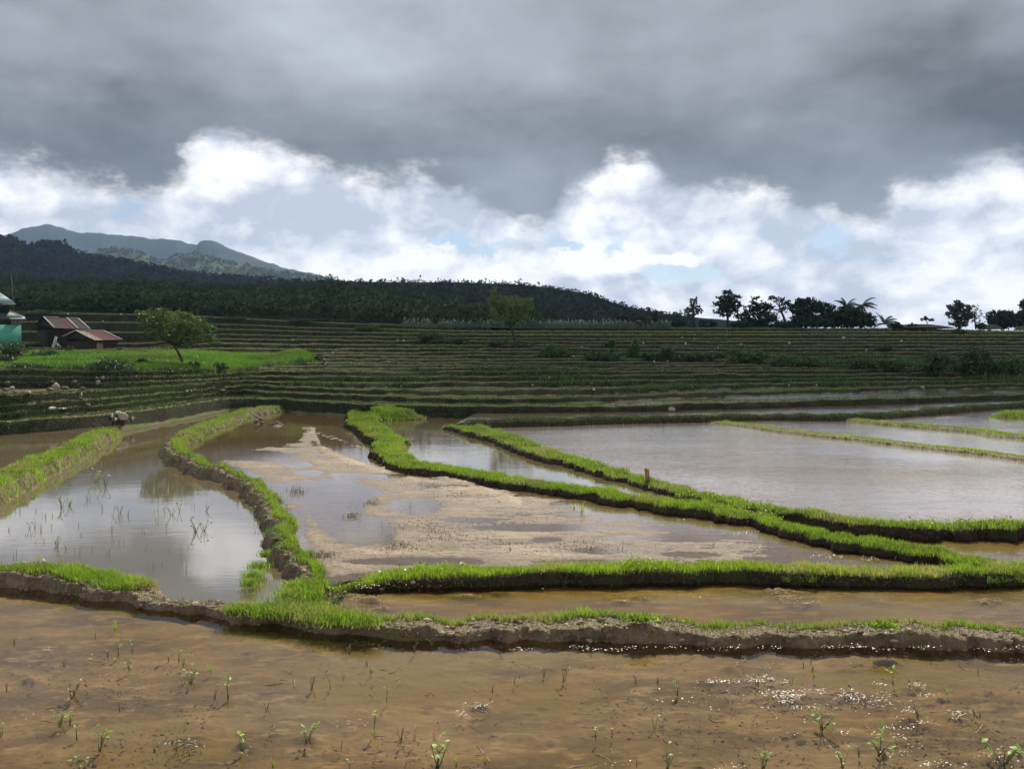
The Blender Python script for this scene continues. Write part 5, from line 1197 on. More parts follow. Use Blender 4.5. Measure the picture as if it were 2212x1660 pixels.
# ------------------------------------------------------------------ stones
M['rock'] = mat_earth('tan stone', [(.34, .28, .19), (.22, .175, .12), (.42, .37, .28)], 2.0, .8, .3, .6, .03, 9)
M['rock_d'] = mat_earth('brown stone', [(.16, .125, .085), (.09, .07, .05), (.22, .18, .13)], 2.0, .85, .2, .6, .03, 9)
M['rock_w'] = mat_earth('pale stone', [(.50, .48, .42), (.36, .34, .29), (.6, .58, .52)], 2.0, .8, .3, .5, .03, 9)
def rock(label, p, w_, h_, mat, seed, group=None, flat=0, name='rock', cat='rock', sub=3, rz=None):
    r = np.random.default_rng(seed); import bmesh
    bm = bmesh.new(); bmesh.ops.create_icosphere(bm, subdivisions=sub, radius=1.0); V = np.array([v.co[:] for v in bm.verts]); F = np.array([[v.index for v in f.verts] for f in bm.faces]); bm.free()
    for q in range(7):      # chip flat facets off the ball
        n = r.normal(size=3); n /= np.linalg.norm(n); d = r.uniform(.55, .85); e = np.maximum(V @ n - d, 0); V = V - e[:, None] * n * .9
    V = V * (1 + .25 * fbm(V[:, 0] * 1.7 + seed, V[:, 1] * 1.7 + V[:, 2] * 1.3, 3, seed)[:, None])
    V = V * np.array([w_ / 2, w_ / 2 * r.uniform(.7, 1), h_ * .62]); V[:, 2] += h_ * .38
    o = mesh(name, V, F, M[mat], smooth=False); o.location = tuple(p); o.rotation_euler = (0, 0, r.uniform(0, 6) if rz is None else rz); return tag(o, label, cat, group)
def pr(u, v, wpx, hpx, mat, label, seed, where=None, z=None, group=None, name='rock', cat='rock'):
    p = at_z(u, v, z) if z is not None else (where or on_hill)(u, v); k = p.y / FPX
    return rock(label, p, wpx * k, hpx * k, mat, seed, group, name=name, cat=cat)
RK = 'stones on the left banks'
R_ = [(16,831,16,10,'rock_d','brown stone at the top of the pile by the left edge'),(24,840,14,9,'rock','tan stone in the pile by the left edge'),(11,844,14,8,'rock_d','lowest brown stone in the pile by the left edge'),(32,847,14,7,'rock_d','flat stone right of the pile by the left edge'),
      (58,848,15,7,'rock','flat tan stone lying on the path terrace between two stone piles'),(101,830,14,11,'rock_d','brown stone left in the second stone pile'),(112,826,11,7,'rock_d','small stone on top of the second stone pile'),(122,838,20,17,'rock','largest tan stone in the second stone pile'),
      (139,840,16,9,'rock_d','low brown stone right in the second stone pile'),(108,842,16,8,'rock_d','low stone at the foot of the second stone pile'),(163,826,10,7,'rock','tan stone on top of the third stone pile'),(167,834,14,11,'rock_d','dark stone in the middle of the third stone pile'),(178,840,14,7,'rock_d','low stone right in the third stone pile'),
      (210,819,12,8,'rock_w','pale stone left on top of the fourth stone pile'),(222,819,9,8,'rock_w','pale stone right on top of the fourth stone pile'),(213,828,13,9,'rock','tan stone below the pale pair in the fourth pile'),(230,833,14,9,'rock_d','dark stone in the fourth stone pile'),(245,835,14,7,'rock_d','low dark stone at the right end of the fourth pile'),
      (173,856,9,13,'rock_w','pale upright stone on the bank below the third pile'),(178,868,13,11,'rock_d','grey brown stone under the pale upright one'),(188,877,16,9,'rock_d','dark stone lowest on the bank below the pale upright one'),
      (93,878,10,8,'rock_d','small brown stone beside the flat pale slab'),(108,883,26,8,'rock_w','flat pale slab lying on the lower terrace on the left'),(130,883,22,4,'rock_w','thin pale board like slab right of the flat one'),
      (241,899,8,10,'rock_w','small pale stone left in the pile by the pond'),(253,892,16,7,'rock_w','long pale stone on top of the pile by the pond'),(265,903,27,15,'rock','big tan block stone in the pile by the pond'),(249,907,9,6,'rock_w','little white stone at the foot of the pile by the pond'),(284,906,10,8,'rock','tan stone right of the big block by the pond'),
      (402,847,10,6,'rock','small tan stone on the right part of the left terrace'),(411,846,6,4,'rock_w','smaller pale stone right of the tan one on the left terrace'),(480,843,20,5,'rock_d','flat brown stone near the tip of the left terrace')]
def on_left(u, v):
    return on_hill(u, v)
for i, (u, v, wp, hp, mt_, lb) in enumerate(R_): pr(u, v + hp * .3, wp, hp, mt_, lb, 500 + i, on_left, group=RK)
mound('mud_heap', 'dark wet mud heap beside the stone pile in the pond', 276, 920, 60, 14, at_z(276, 920, .10).y, 'rock_d', 9)
mound('mud_heap', 'flat brown mud spit right of the stone pile in the pond', 318, 911, 44, 5, at_z(318, 911, .10).y, 'rock_d', 10)
for i, (u, v, wp, hp, mt_, lb) in enumerate([(556,900,10,6,'rock','tan stone on top of the pile at the head of the muddy paddy'),(563,906,11,7,'rock_d','brown stone in the pile at the head of the muddy paddy'),(553,911,12,8,'rock_d','dark stone left in the pile at the head of the muddy paddy'),(566,914,10,6,'rock_d','low stone at the foot of the pile at the head of the muddy paddy')]):
    pr(u, v + 2, wp, hp, mt_, lb, 560 + i, z=.22)
mound('mud_heap', 'dark mud heap with a pale rim at the head of the muddy paddy', 597, 917, 52, 9, at_z(597, 917, .14).y, 'rock_d', 11)
mound('mud_heap', 'thin pale mud rim around the dark mud heap', 600, 920, 66, 3, at_z(600, 920, .14).y, 'rock', 12)
for i, (u, v, wp, hp, mt_, lb) in enumerate([(578,860,16,7,'rock_w','pale flat stone left in the pile at the far end of the winding bund'),(591,856,13,8,'rock','tan stone in the pile at the far end of the winding bund'),(604,860,18,8,'rock_w','pale stone right in the pile at the far end of the winding bund'),(614,851,12,8,'rock_d','brown stone above the pile at the far end of the winding bund'),(597,867,9,5,'rock','small stone at the foot of the pile at the far end of the winding bund')]):
    pr(u, v + 3, wp, hp, mt_, lb, 570 + i, z=.40)
pr(772, 886, 9, 14, 'rock_w', 'cream egg shaped stone standing between the two bund ends', 580, z=.32)
pr(1451, 887, 17, 8, 'rock', 'rounded tan stone at the far side of the bright strip of water', 581, z=.40)
T_ = [(1277,832,12,5,'rock_d','flat brown stone on the lower terraces'),(1284,844,7,4,'rock_w','white stone below the flat brown one'),(1994,840,15,7,'rock','rounded tan stone above the right strips of water'),(1840-18,731,8,4,'rock_w','white boulder near the top of the right terraces'),(1705,743,9,4,'rock_w','pale stone on the upper right terraces'),
      (2182,767,13,6,'rock_d','grey boulder at the right edge of the upper terraces'),(2150,763,8,5,'rock_d','dark grey boulder left of the one at the right edge'),(1995,771,10,5,'rock_d','grey stone left above the biggest shrub'),(1920,713,14,4,'rock_w','group of white stones on the top field'),(263,681,7,4,'rock_w','bright white stone on the upper left terraces'),
      (1412,783,4,5,'rock_w','upright pale stone below the green shrubs'),(1441,783,7,5,'rock','tan stone below the bright upright shrub'),(1420,740,10,4,'rock_d','flat stone on the upper terraces right of centre'),(1481,745,5,6,'rock_w','pale upright stone on the upper terraces'),(1380,705,18,7,'rock_d','dark boulder at the foot of the palm like clump'),
      (2052,888,0,0,'',''),(1733,903,12,10,'rock_d','stone stack set in the dark bund face')]
for i, (u, v, wp, hp, mt_, lb) in enumerate(T_):
    if not lb: continue
    if 'bund face' in lb: pr(u, v, wp, hp, mt_, lb, 590 + i, z=.28)
    else: pr(u, v, wp, hp, mt_, lb, 590 + i)
r = np.random.default_rng(99)
sp = [(226,694),(149,680),(873,736),(720,762),(700,777),(703,786),(632,735),(860,735),(1188,817),(1473,729),(1258,751),(1035,712),(1104,706),(1550,751),(1650,780),(1765,832),(1705,832),(2033,826),(1973,823),(2170,822),(1500,732),(1930,779),(1945,737),(1390,742),(1870,757),(1240,770),(1600,744),(2200,794),(2110,772),(1150,832)]
for i, (u, v) in enumerate(sp): pr(u, v + 1, r.uniform(3.5, 6), r.uniform(2.5, 4), 'rock_w', 'small white stone, one of many specks scattered over the dark terraces', 640 + i, group='white stones scattered on the terraces')

# wooden stake on the bund of the big paddy
p = at_z(1399, 1038, .30); k = p.y / FPX; st = Bag(); hh = 32 * k
st.box([(-.028, -.02, -.05), (.034, -.02, -.05), (.034, .02, -.05), (-.028, .02, -.05), (-.05, -.02, hh * .82), (.018, -.02, hh * .82), (.018, .02, hh * .82), (-.05, .02, hh * .82)])
st.put([(-.05, -.02, hh * .82), (.018, -.02, hh * .82), (.018, .02, hh * .82), (-.05, .02, hh * .82), (-.030, 0, hh)], [(0, 1, 4), (1, 2, 4), (2, 3, 4), (3, 0, 4)])
M['stake'] = mat_plain('raw wood', (.34, .19, .10), .8, (.22, .12, .065), 12); so = st.build('stake', M['stake']); so.location = tuple(p); tag(so, 'short pointed wooden stake in the grassy bund of the big paddy', 'stake')

# ------------------------------------------------------------------ water weeds, sprouts, twigs
M['weed'] = mat_leaf('weed leaves', (.12, .24, .035), (.26, .42, .07), (.34, .42, .14), tr=.35, gloss=.03)
M['weed_y'] = mat_leaf('bright weed leaves', (.26, .42, .03), (.36, .52, .05), tr=.45, gloss=.08)
M['weed_s'] = mat_leaf('weed stems', (.16, .17, .05), (.28, .26, .10), tr=.2)
M['weed_r'] = mat_leaf('reddish weed leaves', (.14, .05, .035), (.28, .12, .085), tr=.3)
M['twig'] = mat_plain('wet dead stalks', (.10, .065, .035), .5, (.30, .22, .13), 30)
M['weed_d'] = mat_leaf('dull weed leaves', (.045, .065, .020), (.11, .13, .045), tr=.3)
def oval(bag, c, d, n, L, W_, r=.5, rnd=random):
    d = Vector(d).normalized(); s = d.cross(Vector(n)).normalized(); c = Vector(c); n = s.cross(d).normalized(); pts = [c]
    V = []; prof = [(0, .0), (.12, .55), (.35, 1), (.62, .82), (.85, .4), (1, 0)]
    for t_, w_ in prof:
        q = c + d * L * t_ - n * (.18 * L * t_ * t_); V += [q - s * W_ / 2 * w_ + n * W_ * .12 * w_, q, q + s * W_ / 2 * w_ + n * W_ * .12 * w_]
    F = []
    for i in range(len(prof) - 1):
        for j in (0, 1): F.append((i * 3 + j, i * 3 + j + 1, i * 3 + 3 + j + 1, i * 3 + 3 + j))
    bag.put([tuple(v) for v in V], None, F, r)
def weed(kind, u, v, z, hpx, label, seed, group=None):
    rd = random.Random(seed); p = at_z(u, v, z); h = hpx * p.y / FPX * (.78 if kind == 'tall' else 1.0); B = Vector
    root = empty('water_weed' if kind != 'sprout' else 'grass_sprout', tuple(p)); tag(root, label, 'weed' if kind != 'sprout' else 'grass sprout', group)
    stem, lf = Bag(), Bag()
    ns = {'leafy': rd.randint(4, 6), 'tall': rd.randint(2, 3), 'sprawl': rd.randint(5, 8), 'red': 6, 'sprout': 0, 'dull': rd.randint(2, 4)}[kind]
    if kind == 'sprout':
        r_ = np.random.default_rng(seed); n = rd.randint(5, 12); P = r_.normal(0, h * .06, (n, 3)); P[:, 2] = -.02
        V, F3, F4, R = blades(P, h * 1.0, max(.004, h * .05), .55, rs=r_); mesh('blades', V, [F3, F4], M['weed_y' if seed % 3 == 0 else 'grass'], root, R); return root
    for i in range(ns):
        a = rd.uniform(0, 6.28); ln = {'leafy': rd.uniform(.2, .8), 'tall': rd.uniform(.05, .45), 'sprawl': rd.uniform(.7, 1.8), 'red': rd.uniform(.5, 1.2), 'dull': rd.uniform(.2, 1.0)}[kind]
        e = B((math.cos(a) * ln, math.sin(a) * ln, 1)).normalized() * h * rd.uniform(.55, 1.0) * (1.2 if kind == 'sprawl' else 1)
        m_ = e * .5 + B((rd.uniform(-.1, .1) * h, rd.uniform(-.1, .1) * h, .08 * h)); s0 = B((rd.uniform(-.06, .06) * h, rd.uniform(-.06, .06) * h, -.03))
        rad = max(.0016, h * .020); stem.tube([tuple(s0), tuple(m_), tuple(e)], [rad * 1.3, rad, rad * .7], 5, rd.random())
        nl = {'leafy': rd.randint(1, 3), 'tall': rd.randint(1, 2), 'sprawl': rd.randint(1, 3), 'red': 3, 'dull': 1}[kind]
        for q in range(nl):
            b = rd.uniform(0, 6.28); d = B((math.cos(b), math.sin(b), rd.uniform(-.2, .9))); L = h * rd.uniform(.17, .30) * (1.25 if kind == 'tall' else 1)
            oval(lf, tuple(s0.lerp(e, 1.0 if q == 0 else rd.uniform(.45, .95))), tuple(d), (rd.uniform(-.4, .4), rd.uniform(-.4, .4), 1), L, L * rd.uniform(.45, .75), rd.random())
    stem.build('stem', M['twig' if kind in ('red', 'dull') and rd.random() < .6 else 'weed_s'], root, True)
    mt_ = {'leafy': 'weed', 'tall': 'weed_y' if rd.random() < .5 else 'weed', 'sprawl': 'weed', 'red': 'weed_r', 'dull': 'weed_d'}[kind]
    lf.build('leaves', M[mt_], root, True); return root
Z0 = 0.0
G1 = 'weeds sprouting from the foreground water'
NW = [('red',155,1502,38,'reddish withered weed in the left foreground'),('leafy',128,1560,32,'leafy weed left of the largest weed, below the reddish one'),('leafy',150,1556,24,'small leafy weed touching the one below the reddish weed'),('leafy',216,1612,52,'largest yellow green weed in the left foreground'),
      ('tall',166,1586,26,'single stemmed weed with a pale leaf left of the largest weed'),('tall',381,1612,46,'upright weed with one broad leaf beside a pale clod'),('tall',522,1614,62,'thin tall weed with heart shaped leaves in the foreground'),('leafy',176,1658,40,'weed cut by the bottom edge below the largest weed'),
      ('tall',2,1582,30,'weed at the left edge of the picture'),('tall',255,1410,30,'weed with a pale leaf, upper one of two in the left water'),('tall',279,1440,34,'weed with green shoots, lower one of two in the left water'),('tall',286,1402,24,'bent weed with a single hanging leaf'),
      ('tall',206,1372,16,'tiny pale leaved weed near the bund on the left'),('tall',30,1386,16,'tiny white leaved weed far left'),('tall',384,1422,38,'thin withered stalk weed near the left middle'),('leafy',412,1470,34,'bright bushy sprout in the left middle of the water'),
      ('tall',492,1500,50,'two stalked weed with drooping leaves'),('dull',462,1503,30,'bent stalks weed left of the two stalked weed'),('dull',575,1528,26,'weed with a white fallen leaf in the middle left'),('tall',834,1508,38,'weed with one bright yellow leaf on a long stalk'),
      ('tall',808,1574,56,'weed with a large pale drooping leaf in the middle'),('leafy',664,1596,46,'sprawling green weed beside a dark clod'),('leafy',945,1648,60,'bright leafy clump near the bottom centre'),('dull',1217,1464,38,'dark stub with a green tip standing alone'),
      ('tall',1462,1492,44,'weed with two round leaves left of the glitter'),('dull',1415,1565,30,'brown stalks weed in the middle right'),('tall',1287,1588,26,'pale withered weed left in a pair'),('tall',1322,1582,24,'green tipped weed right in the pair'),
      ('leafy',1440,1656,50,'bright seedling at the bottom right of centre'),('leafy',1648,1654,46,'yellow green seedling at the bottom, left in the right group'),('leafy',1822,1652,44,'bright seedling at the bottom between the sprawling weeds'),('tall',1928,1470,40,'weed with a bright yellow leaf amid the glitter'),
      ('sprawl',1775,1566,46,'sprawling weed with dark round leaves on the right'),('sprawl',1900,1622,56,'large sprawling weed near the bottom right'),('sprawl',2165,1640,60,'greyish sprawling weed at the right edge'),('dull',1985,1545,44,'tangle of thin stalks among the glitter'),
      ('dull',1635,1470,40,'thin stalk weed beside the brightest glitter'),('dull',1110,1470,18,'tiny tuft right of the bright yellow leaf'),('tall',755,1660,30,'bright round leaf at the bottom edge'),('dull',865,1592,34,'pair of dark stalks in the bottom middle'),
      ('dull',895,1590,24,'curled dark stalk in the bottom middle'),('leafy',395,1432,22,'pale sprout above the bright bushy sprout'),('dull',672,1482,34,'brown stalks weed in the middle distance of the near water'),('dull',716,1480,30,'green stalks weed right of the brown stalks weed'),
      ('sprout',250,1356,30,'upright grass sprout near the front bund on the left'),('sprout',455,1446,26,'small green grass sprout in the left middle'),('sprout',1118,1478,20,'little grass sprout right of centre'),('sprout',665,1352,18,'small grass sprout below the rank clump'),
      ('sprout',985,1648,26,'little bright sprout beside the leafy clump'),('sprout',870,1345,40,'tall brown grass sprout at the foot of the front bund')]
for i, (kd2, u, v, hp, lb) in enumerate(NW): weed(kd2, u, v, Z0, hp, lb, 700 + i, G1)
rr_ = random.Random(5)
for i in range(46):
    u, v = rr_.uniform(10, 2200), rr_.uniform(1410, 1655) if i % 3 else rr_.uniform(1385, 1500)
    weed(rr_.choice(['dull', 'dull', 'sprout', 'dull']), u, v, Z0, rr_.uniform(9, 20), 'tiny drab sprout barely clearing the foreground water', 800 + i, 'tiny sprouts in the foreground water')
# pond weeds on the left
PW = [(356,1108,22,'tall','round leaved weed alone in the bright part of the pond'),(372,1112,24,'dull','curly weed right of the round leaved one in the pond'),(388,1104,26,'dull','taller curly weed in the bright part of the pond'),(444,1104,24,'dull','forked weed in the middle of the pond'),(423,1148,34,'dull','dark bent weed in the right middle of the pond'),
      (440,1146,26,'dull','arching weed right of the dark bent one'),(66,1142,22,'dull','dark weed near the left edge of the pond'),(74,1140,20,'dull','small weed beside the dark one at the left of the pond'),(112,1140,16,'dull','crooked little weed in the left of the pond'),(122,1182,30,'leafy','bushy weed in the lower left of the pond'),
      (133,1096,28,'leafy','leafy weed where the reflection turns dark'),(150,1092,22,'leafy','leafy weed beside the other where the reflection turns dark'),(190,1080,20,'dull','small dark weed in the mountain reflection'),(210,1040,26,'leafy','yellow green weed in the dark part of the pond'),(200,1030,22,'dull','twiggy weed in the dark part of the pond'),
      (229,1050,34,'dull','slender stalk in the dark part of the pond'),(154,1046,14,'tall','single leaf in the dark part of the pond'),(192,1062,16,'tall','pale leaved weed below the twiggy one'),(85,1238,46,'dull','tall brown seed head stalk by the front bund'),(62,1240,40,'leafy','seedling by the front bund at the lower left of the pond'),
      (258,1108,22,'dull','weed left of the round leaved one in the pond'),(222,1100,18,'dull','small weed in the left middle of the pond'),(260,1122,16,'dull','tiny dark weed in the middle of the pond'),(563,1275,30,'sprout','grass sprout in the lower right corner of the pond')]
for i, (u, v, hp, kd2, lb) in enumerate(PW): weed(kd2, u, v, PZ['PL'], hp, lb, 900 + i, 'weeds in the left pond')
for i in range(70):
    u = rr_.uniform(5, 560); v = rr_.uniform(1065, 1235) if i % 4 else rr_.uniform(1020, 1240)
    if u > 480 and i % 2: u = rr_.uniform(520, 575); v = rr_.uniform(1090, 1230)
    p = at_z(u, v, PZ['PL'])
    if not inside(POLY['PL'], np.array([p.x]), np.array([p.y]))[0]: continue
    rg_ = np.random.default_rng(950 + i); n = rg_.integers(1, 4); P = rg_.normal(0, .03, (n, 3)); P[:, 2] = -.02
    V, F3, F4, R = blades(P, rr_.uniform(.06, .16), .006, .35, rs=rg_); o = mesh('reed_stalk', V, [F3, F4], M['weed_d'], rnd=R); o.location = tuple(p)
    tag(o, 'thin reed stalk standing in the left pond', 'reed', 'thin reed stalks in the left pond')
# clumps on the muddy paddy
for i, (u, v, hp, lb) in enumerate([(1257,1101,30,'upright grass tuft in shallow water beside the long bund'),(1240,1096,16,'small grass tuft left of the upright tuft'),(1282,1098,14,'dark little tuft right of the upright tuft'),(933,1147,18,'dark leafy seedling in the middle of the muddy paddy'),(886,1096,14,'dark seedling at the edge of the right puddle'),(1105,1190,16,'tangled dry weed in the right part of the muddy paddy'),(1540,1180,12,'dry clod with stalks at the right tip of the mud')]):
    weed('sprout' if i < 3 else 'dull', u, v, PZ['P2'] + .01, hp, lb, 1000 + i)
def stub(r, n):
    L = [(672,930,5,6),(700,975,14,10),(760,1000,26,10),(850,1025,40,12),(930,1050,40,10),(1000,1070,40,10),(1090,1085,30,8),(950,1085,30,12),(800,1085,20,10),(760,1110,14,14),(640,1060,20,12),(900,1135,60,16),(980,1160,70,14),(1150,1170,110,16),(1250,1185,90,14),(860,1180,40,12),(700,1200,30,10),(620,1110,12,20),(900,1030,120,30),(1100,1140,200,30)]
    i = r.integers(0, len(L), n); a = np.array(L, float)[i]; u = a[:, 0] + r.normal(0, 1, n) * a[:, 2] * .6; v = a[:, 1] + r.normal(0, 1, n) * a[:, 3] * .6
    P = np.array([tuple(at_z(x, min(max(y, 925), 1235), PZ['P2'] + .012)) for x, y in zip(u, v)]); q = fbm(P[:, 0] * 2.5, P[:, 1] * 2.5, 3, 3) > -.02
    ok = q & inside(POLY['P2'], P[:, 0], P[:, 1]) & inside(MUDPOLY, u, v); return P[ok], r.random(ok.sum())
M['stub'] = mat_leaf('rotting stubble', (.10, .075, .040), (.22, .165, .09), tr=.2)
cover('stubble', stub, 6000, .018, .010, 'stub', 'dark rotting stubble scattered over the muddy paddy', 61, 1.3)
# lumps of dug soil on the bare bunds
M['clod'] = mat_leaf('dug soil clods', (.08, .056, .034), (.36, .27, .18), tr=0.0, gloss=.02)
def clods(key, n, r0, r1, omin, omax, srange, label, seed):
    D = DIKES[key]; r = np.random.default_rng(seed); ns, no = D['X'].shape; q = D['s'] / D['s'][-1]; pr_ = np.gradient(D['s']) * ((q >= srange[0]) & (q <= srange[1]))
    i = r.choice(ns, n, p=pr_ / pr_.sum()); j = np.clip(((r.uniform(omin, omax, n) + 1) / 2 * (no - 1)).astype(int), 0, no - 1)
    C = np.stack([D['X'][i, j], D['Y'][i, j], D['Z'][i, j]], 1); R = r0 + (r1 - r0) * r.random(n) ** 2.5
    ph = (1 + 5 ** .5) / 2; I = np.array([(-1, ph, 0), (1, ph, 0), (-1, -ph, 0), (1, -ph, 0), (0, -1, ph), (0, 1, ph), (0, -1, -ph), (0, 1, -ph), (ph, 0, -1), (ph, 0, 1), (-ph, 0, -1), (-ph, 0, 1)]) / 1.9
    T = np.array([(0,11,5),(0,5,1),(0,1,7),(0,7,10),(0,10,11),(1,5,9),(5,11,4),(11,10,2),(10,7,6),(7,1,8),(3,9,4),(3,4,2),(3,2,6),(3,6,8),(3,8,9),(4,9,5),(2,4,11),(6,2,10),(8,6,7),(9,8,1)])
    V = I[None] * R[:, None, None] * r.uniform(.55, 1.25, (n, 12, 1)) * np.stack([r.uniform(.8, 1.5, n), r.uniform(.8, 1.3, n), r.uniform(.5, .9, n)], 1)[:, None, :] + C[:, None, :]
    F = (T[None] + (np.arange(n) * 12)[:, None, None]).reshape(-1, 3); o = mesh('mud_clods', V.reshape(-1, 3), F, M['clod'], rnd=np.repeat(np.clip(r.normal(.45, .28, n), 0, 1), 12)); tag(o, label, None, None, 'stuff')
clods('front', 1900, .005, .030, -1.0, .55, (.12, .95), 'rough lumps of dug mud along the front bund', 71)
clods('front', 450, .005, .022, -1.0, -.2, (0, .14), 'lumps of mud on the near side of the front bund on the left', 74)
clods('curved', 900, .006, .032, -1.0, .25, (.5, 1), 'rough lumps of dug mud on the bare side of the winding bund', 72)
clods('second', 900, .006, .022, -1.0, .8, (0, .10), 'small mud lumps at the left end of the second bund', 73)
def litter(r, n):
    u = r.uniform(-20, 2230, n); v = 1400 + 270 * r.random(n) ** .9; P = np.array([tuple(at_z(a, b, -.012)) for a, b in zip(u, v)]); q = fbm(P[:, 0] * 1.5, P[:, 1] * 2.5, 3, 33) > .02
    return P[q], r.random(q.sum())
M['litter'] = mat_leaf('sunken plant litter', (.030, .022, .012), (.12, .085, .045), tr=0.0, gloss=.02)
def litterf(seed):
    r = np.random.default_rng(seed); P, R0 = litter(r, 5200); V, F, R = leaves(P, .026 * r.uniform(.3, 1.6, len(P)), R0, flat=.9, asp=.3, rs=r); tag(mesh('plant_litter', V, F, M['litter'], rnd=R), 'dark scraps of rotting litter in the foreground water', None, None, 'stuff')
litterf(75)
# glossy beads added to stand in for sun glitter on water and mud
m, t, out = newmat('wet crumbs'); p_ = t.n.new('ShaderNodeBsdfPrincipled'); p_.inputs['Base Color'].default_value = (.24, .18, .12, 1); p_.inputs['Roughness'].default_value = .30; p_.inputs['Specular IOR Level'].default_value = 1.0
t.l.new(p_.outputs[0], out.inputs[0]); M['wet'] = m
def sun_glints(spots, z, label, seed, r0=.0025, r1=.006):
    r = np.random.default_rng(seed); C = []
    for (u, v, ru, rv, n) in spots:
        a = r.uniform(0, 6.283, n); q = r.random(n) ** .6; q = q * (1 + .4 * np.sin(a * 3 + u)); uu_, vv_ = u + np.cos(a) * q * ru, v + np.sin(a) * q * rv
        C += [tuple(at_z(x, y, z)) for x, y in zip(uu_, vv_)]
    C = np.array(C); C = C[r.random(len(C)) < .30]; n = len(C); R = (r0 + (r1 - r0) * r.random(n) ** 2.2) * (C[:, 1] / 5.5) ** .7; C[:, 2] += R * .1
    lat = 5; V = []; ring = [(0, 1.0)] + [(math.sin(a), math.cos(a)) for a in (.45, .9, 1.35)]
    S = [(0, 0, 1)] + [(s_ * math.cos(b), s_ * math.sin(b), c_) for (s_, c_) in ring[1:] for b in np.linspace(0, 2 * math.pi, 7)[:-1]]; S = np.array(S)
    F3 = [(0, 1 + k_, 1 + (k_ + 1) % 6) for k_ in range(6)]; F4 = [(1 + q * 6 + k_, 1 + (q + 1) * 6 + k_, 1 + (q + 1) * 6 + (k_ + 1) % 6, 1 + q * 6 + (k_ + 1) % 6) for q in range(2) for k_ in range(6)]
    sc = np.stack([R * r.uniform(1, 2.2, n), R * r.uniform(1, 1.6, n), R * r.uniform(.4, .8, n)], 1)
    V = S[None] * sc[:, None, :] + C[:, None, :]; o_ = (np.arange(n) * len(S))[:, None, None]
    tag(mesh('glint_beads', V.reshape(-1, 3), [(np.array(F3)[None] + o_).reshape(-1, 3), (np.array(F4)[None] + o_).reshape(-1, 4)], M['wet'], smooth=True), label, None, None, 'stuff')
sun_glints([(1640,1467,60,9,420),(1545,1470,45,6,160),(1700,1500,48,14,620),(1770,1490,22,6,90),(1835,1500,30,14,260),(1900,1478,26,6,70),(1980,1480,26,8,110),(2000,1500,30,7,90),(1890,1512,44,14,200),(1962,1532,20,10,120),(2070,1540,30,10,210),(1930,1570,40,8,120),(1990,1560,50,6,100),(1950,1590,36,6,120),(1980,1612,26,8,70),
        (1720,1526,60,5,110),(1650,1440,24,4,50),(1820,1580,20,6,60),(1930,1625,50,10,150),(2030,1650,60,8,120),(2160,1632,50,20,180),(1590,1655,60,8,60),(1000,1540,20,8,60),(1035,1522,30,12,110),(395,1604,45,8,130),(520,1620,30,8,60),(150,1500,26,16,60),(70,1545,40,8,40),(30,1420,40,16,30),(100,1402,14,6,60),(760,1560,40,20,60),(1330,1650,60,10,60),(260,1440,80,40,60),(1500,1500,120,30,90),(1800,1540,250,60,260)],
       0.0, 'glossy beads added as sun glitter on the foreground water', 81)
sun_glints([(u, 1398 + 4 * math.sin(u * .03), 30, 4, 50) for u in range(1120, 2240, 42) if math.sin(u * .021) + math.sin(u * .057) > -.3] + [(1690,1278,50,7,260),(1700,1291,40,6,200),(1745,1302,36,4,120),(2135,1298,42,6,200),(800,1288,30,5,70),(1000,1285,30,4,60),(1010,1254,20,4,30),(1400,1290,30,4,50),(1345,1298,26,3,40),(820,1300,30,4,60),(1500,1285,60,4,40),(1900,1300,60,8,60),(1300,1275,300,14,80)],
       .055, 'glossy beads added as sun glitter along the foot of the front bund and in the strip behind it', 82)
sun_glints([(1995,1195,30,6,120),(2050,1205,26,6,90),(1790,1200,40,6,90),(1880,1205,40,5,60),(1580,1150,50,6,60),(1650,1185,40,5,60),(1450,1125,60,5,50),(1100,1228,200,6,120),(800,1262,60,6,80)], .145, 'glossy beads added as sun glitter at the edge of the muddy paddy', 83)
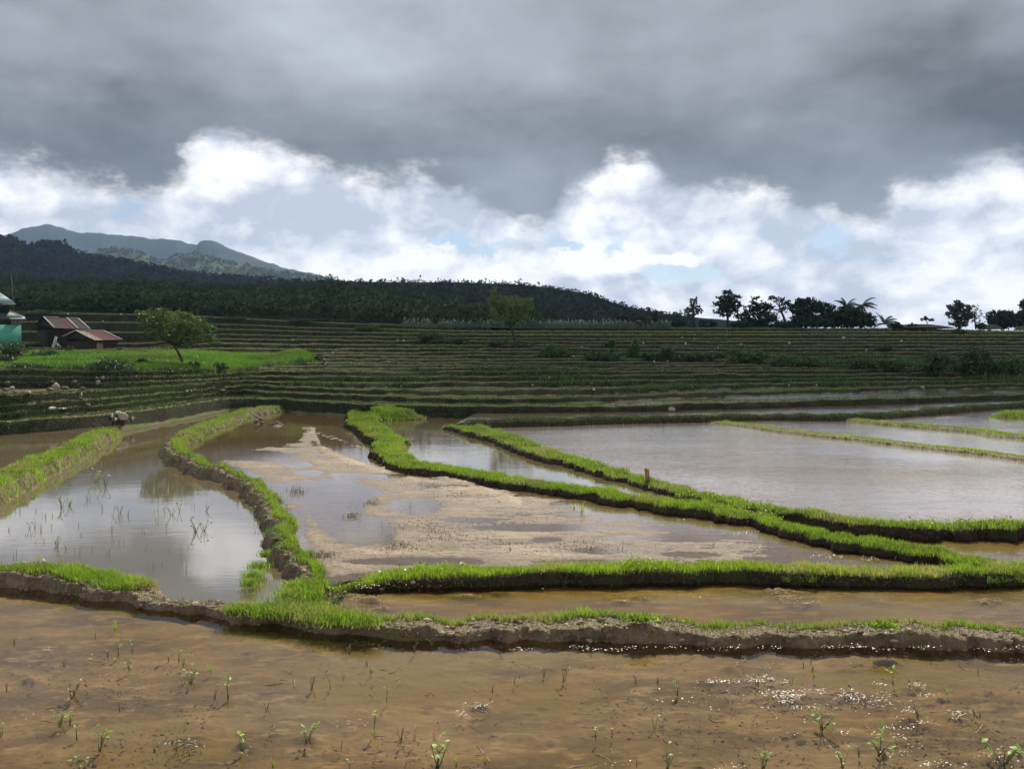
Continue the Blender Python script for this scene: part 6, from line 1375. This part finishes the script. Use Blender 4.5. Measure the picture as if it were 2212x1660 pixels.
# dead stalks lying in the water
def stalk(u, v, z, wpx, ang, label, seed, group, hz=.006, rad=.0035, mat='twig'):
    rd = random.Random(seed); p = at_z(u, v, z); L = wpx * p.y / FPX; b = Bag(); d = Vector((math.cos(ang), math.sin(ang), 0)); s = Vector((-d.y, d.x, 0)); pts = []
    for i in range(5): t_ = i / 4 - .5; pts.append(tuple(d * L * t_ + s * L * rd.uniform(-.06, .06) + Vector((0, 0, hz + rd.uniform(-.004, .008) + (.02 if rd.random() < .2 else 0)))))
    b.tube(pts, [rad, rad * 1.1, rad, rad * .8, rad * .4], 5)
    o = b.build('dead_stalk', M[mat], None, True); o.location = tuple(p); tag(o, label, 'stalk', group); return o
SL = [(580,1336,70,.15,'long pale straw lying in the water below the bund'),(1038,1540,60,-.9,'dark forked stalk near the centre'),(820,1592,26,.3,'short stalk beside the large drooping leaf'),(1110,1598,0,0,''),(1050,1636,70,-1.0,'long brown stalk near the bottom centre'),(600,1478,60,.1,'dark straight stick lying in the left middle of the water'),
      (1310,1640,60,-.8,'curved pale stalk at the bottom right of centre'),(1260,1656,70,.4,'wet dark stick at the bottom right of centre'),(1740,1530,30,-.7,'short bent twig amid the glitter'),(2120,1580,60,.6,'stick left of the greyish sprawling weed'),(1550,1560,40,.1,'thin stalk with a dark shadow on the right'),(1490,1350,60,.7,'bent pale root sticking out of the front bund'),
      (405,1612,60,.35,'pale straw bundle beside the upright weed'),(460,1590,0,0,''),(120,1530,34,.5,'pale broken stalk left of the largest weed'),(1020,1660,50,-.4,'brown stalk cut by the bottom edge')]
for i, (u, v, wp, a, lb) in enumerate(SL):
    if lb: stalk(u, v, .16 if 'front bund' in lb else Z0, wp, a, lb, 1100 + i, None, mat='twig')
for i in range(80):
    u, v = rr_.uniform(5, 2205), 1400 + 258 * rr_.random() ** .8
    stalk(u, v, Z0, rr_.uniform(8, 34), rr_.uniform(-1.2, 1.2), 'short dead stalk floating in the foreground water', 1200 + i, 'dead stalks floating in the foreground water', rad=rr_.uniform(.0015, .0035))
# ------------------------------------------------------------------ hazy air
hz = bpy.data.meshes.new('haze'); x0, x1, y0, y1, zb_, zt = -2600, 2600, -40, 3900, -2.5, 575
Vh = [(x0, y0, zb_), (x1, y0, zb_), (x1, y1, zb_), (x0, y1, zb_), (x0, y0, zt), (x1, y0, zt), (x1, y1, zt), (x0, y1, zt)]
hz.from_pydata(Vh, [], [(3, 2, 1, 0), (4, 5, 6, 7), (0, 1, 5, 4), (1, 2, 6, 5), (2, 3, 7, 6), (3, 0, 4, 7)]); hz.update()
m, t, out = newmat('hazy air'); pvn = t.n.new('ShaderNodeVolumePrincipled'); pvn.inputs['Color'].default_value = (.48, .68, 1, 1); pvn.inputs['Density'].default_value = .00013; pvn.inputs['Anisotropy'].default_value = .2
t.l.new(pvn.outputs[0], out.inputs['Volume']); hz.materials.append(m); ho = bpy.data.objects.new('haze', hz); COL.objects.link(ho); tag(ho, 'pale haze that blues the far mountains', None, None, 'stuff')
try: m.cycles.homogeneous_volume = True
except Exception: pass
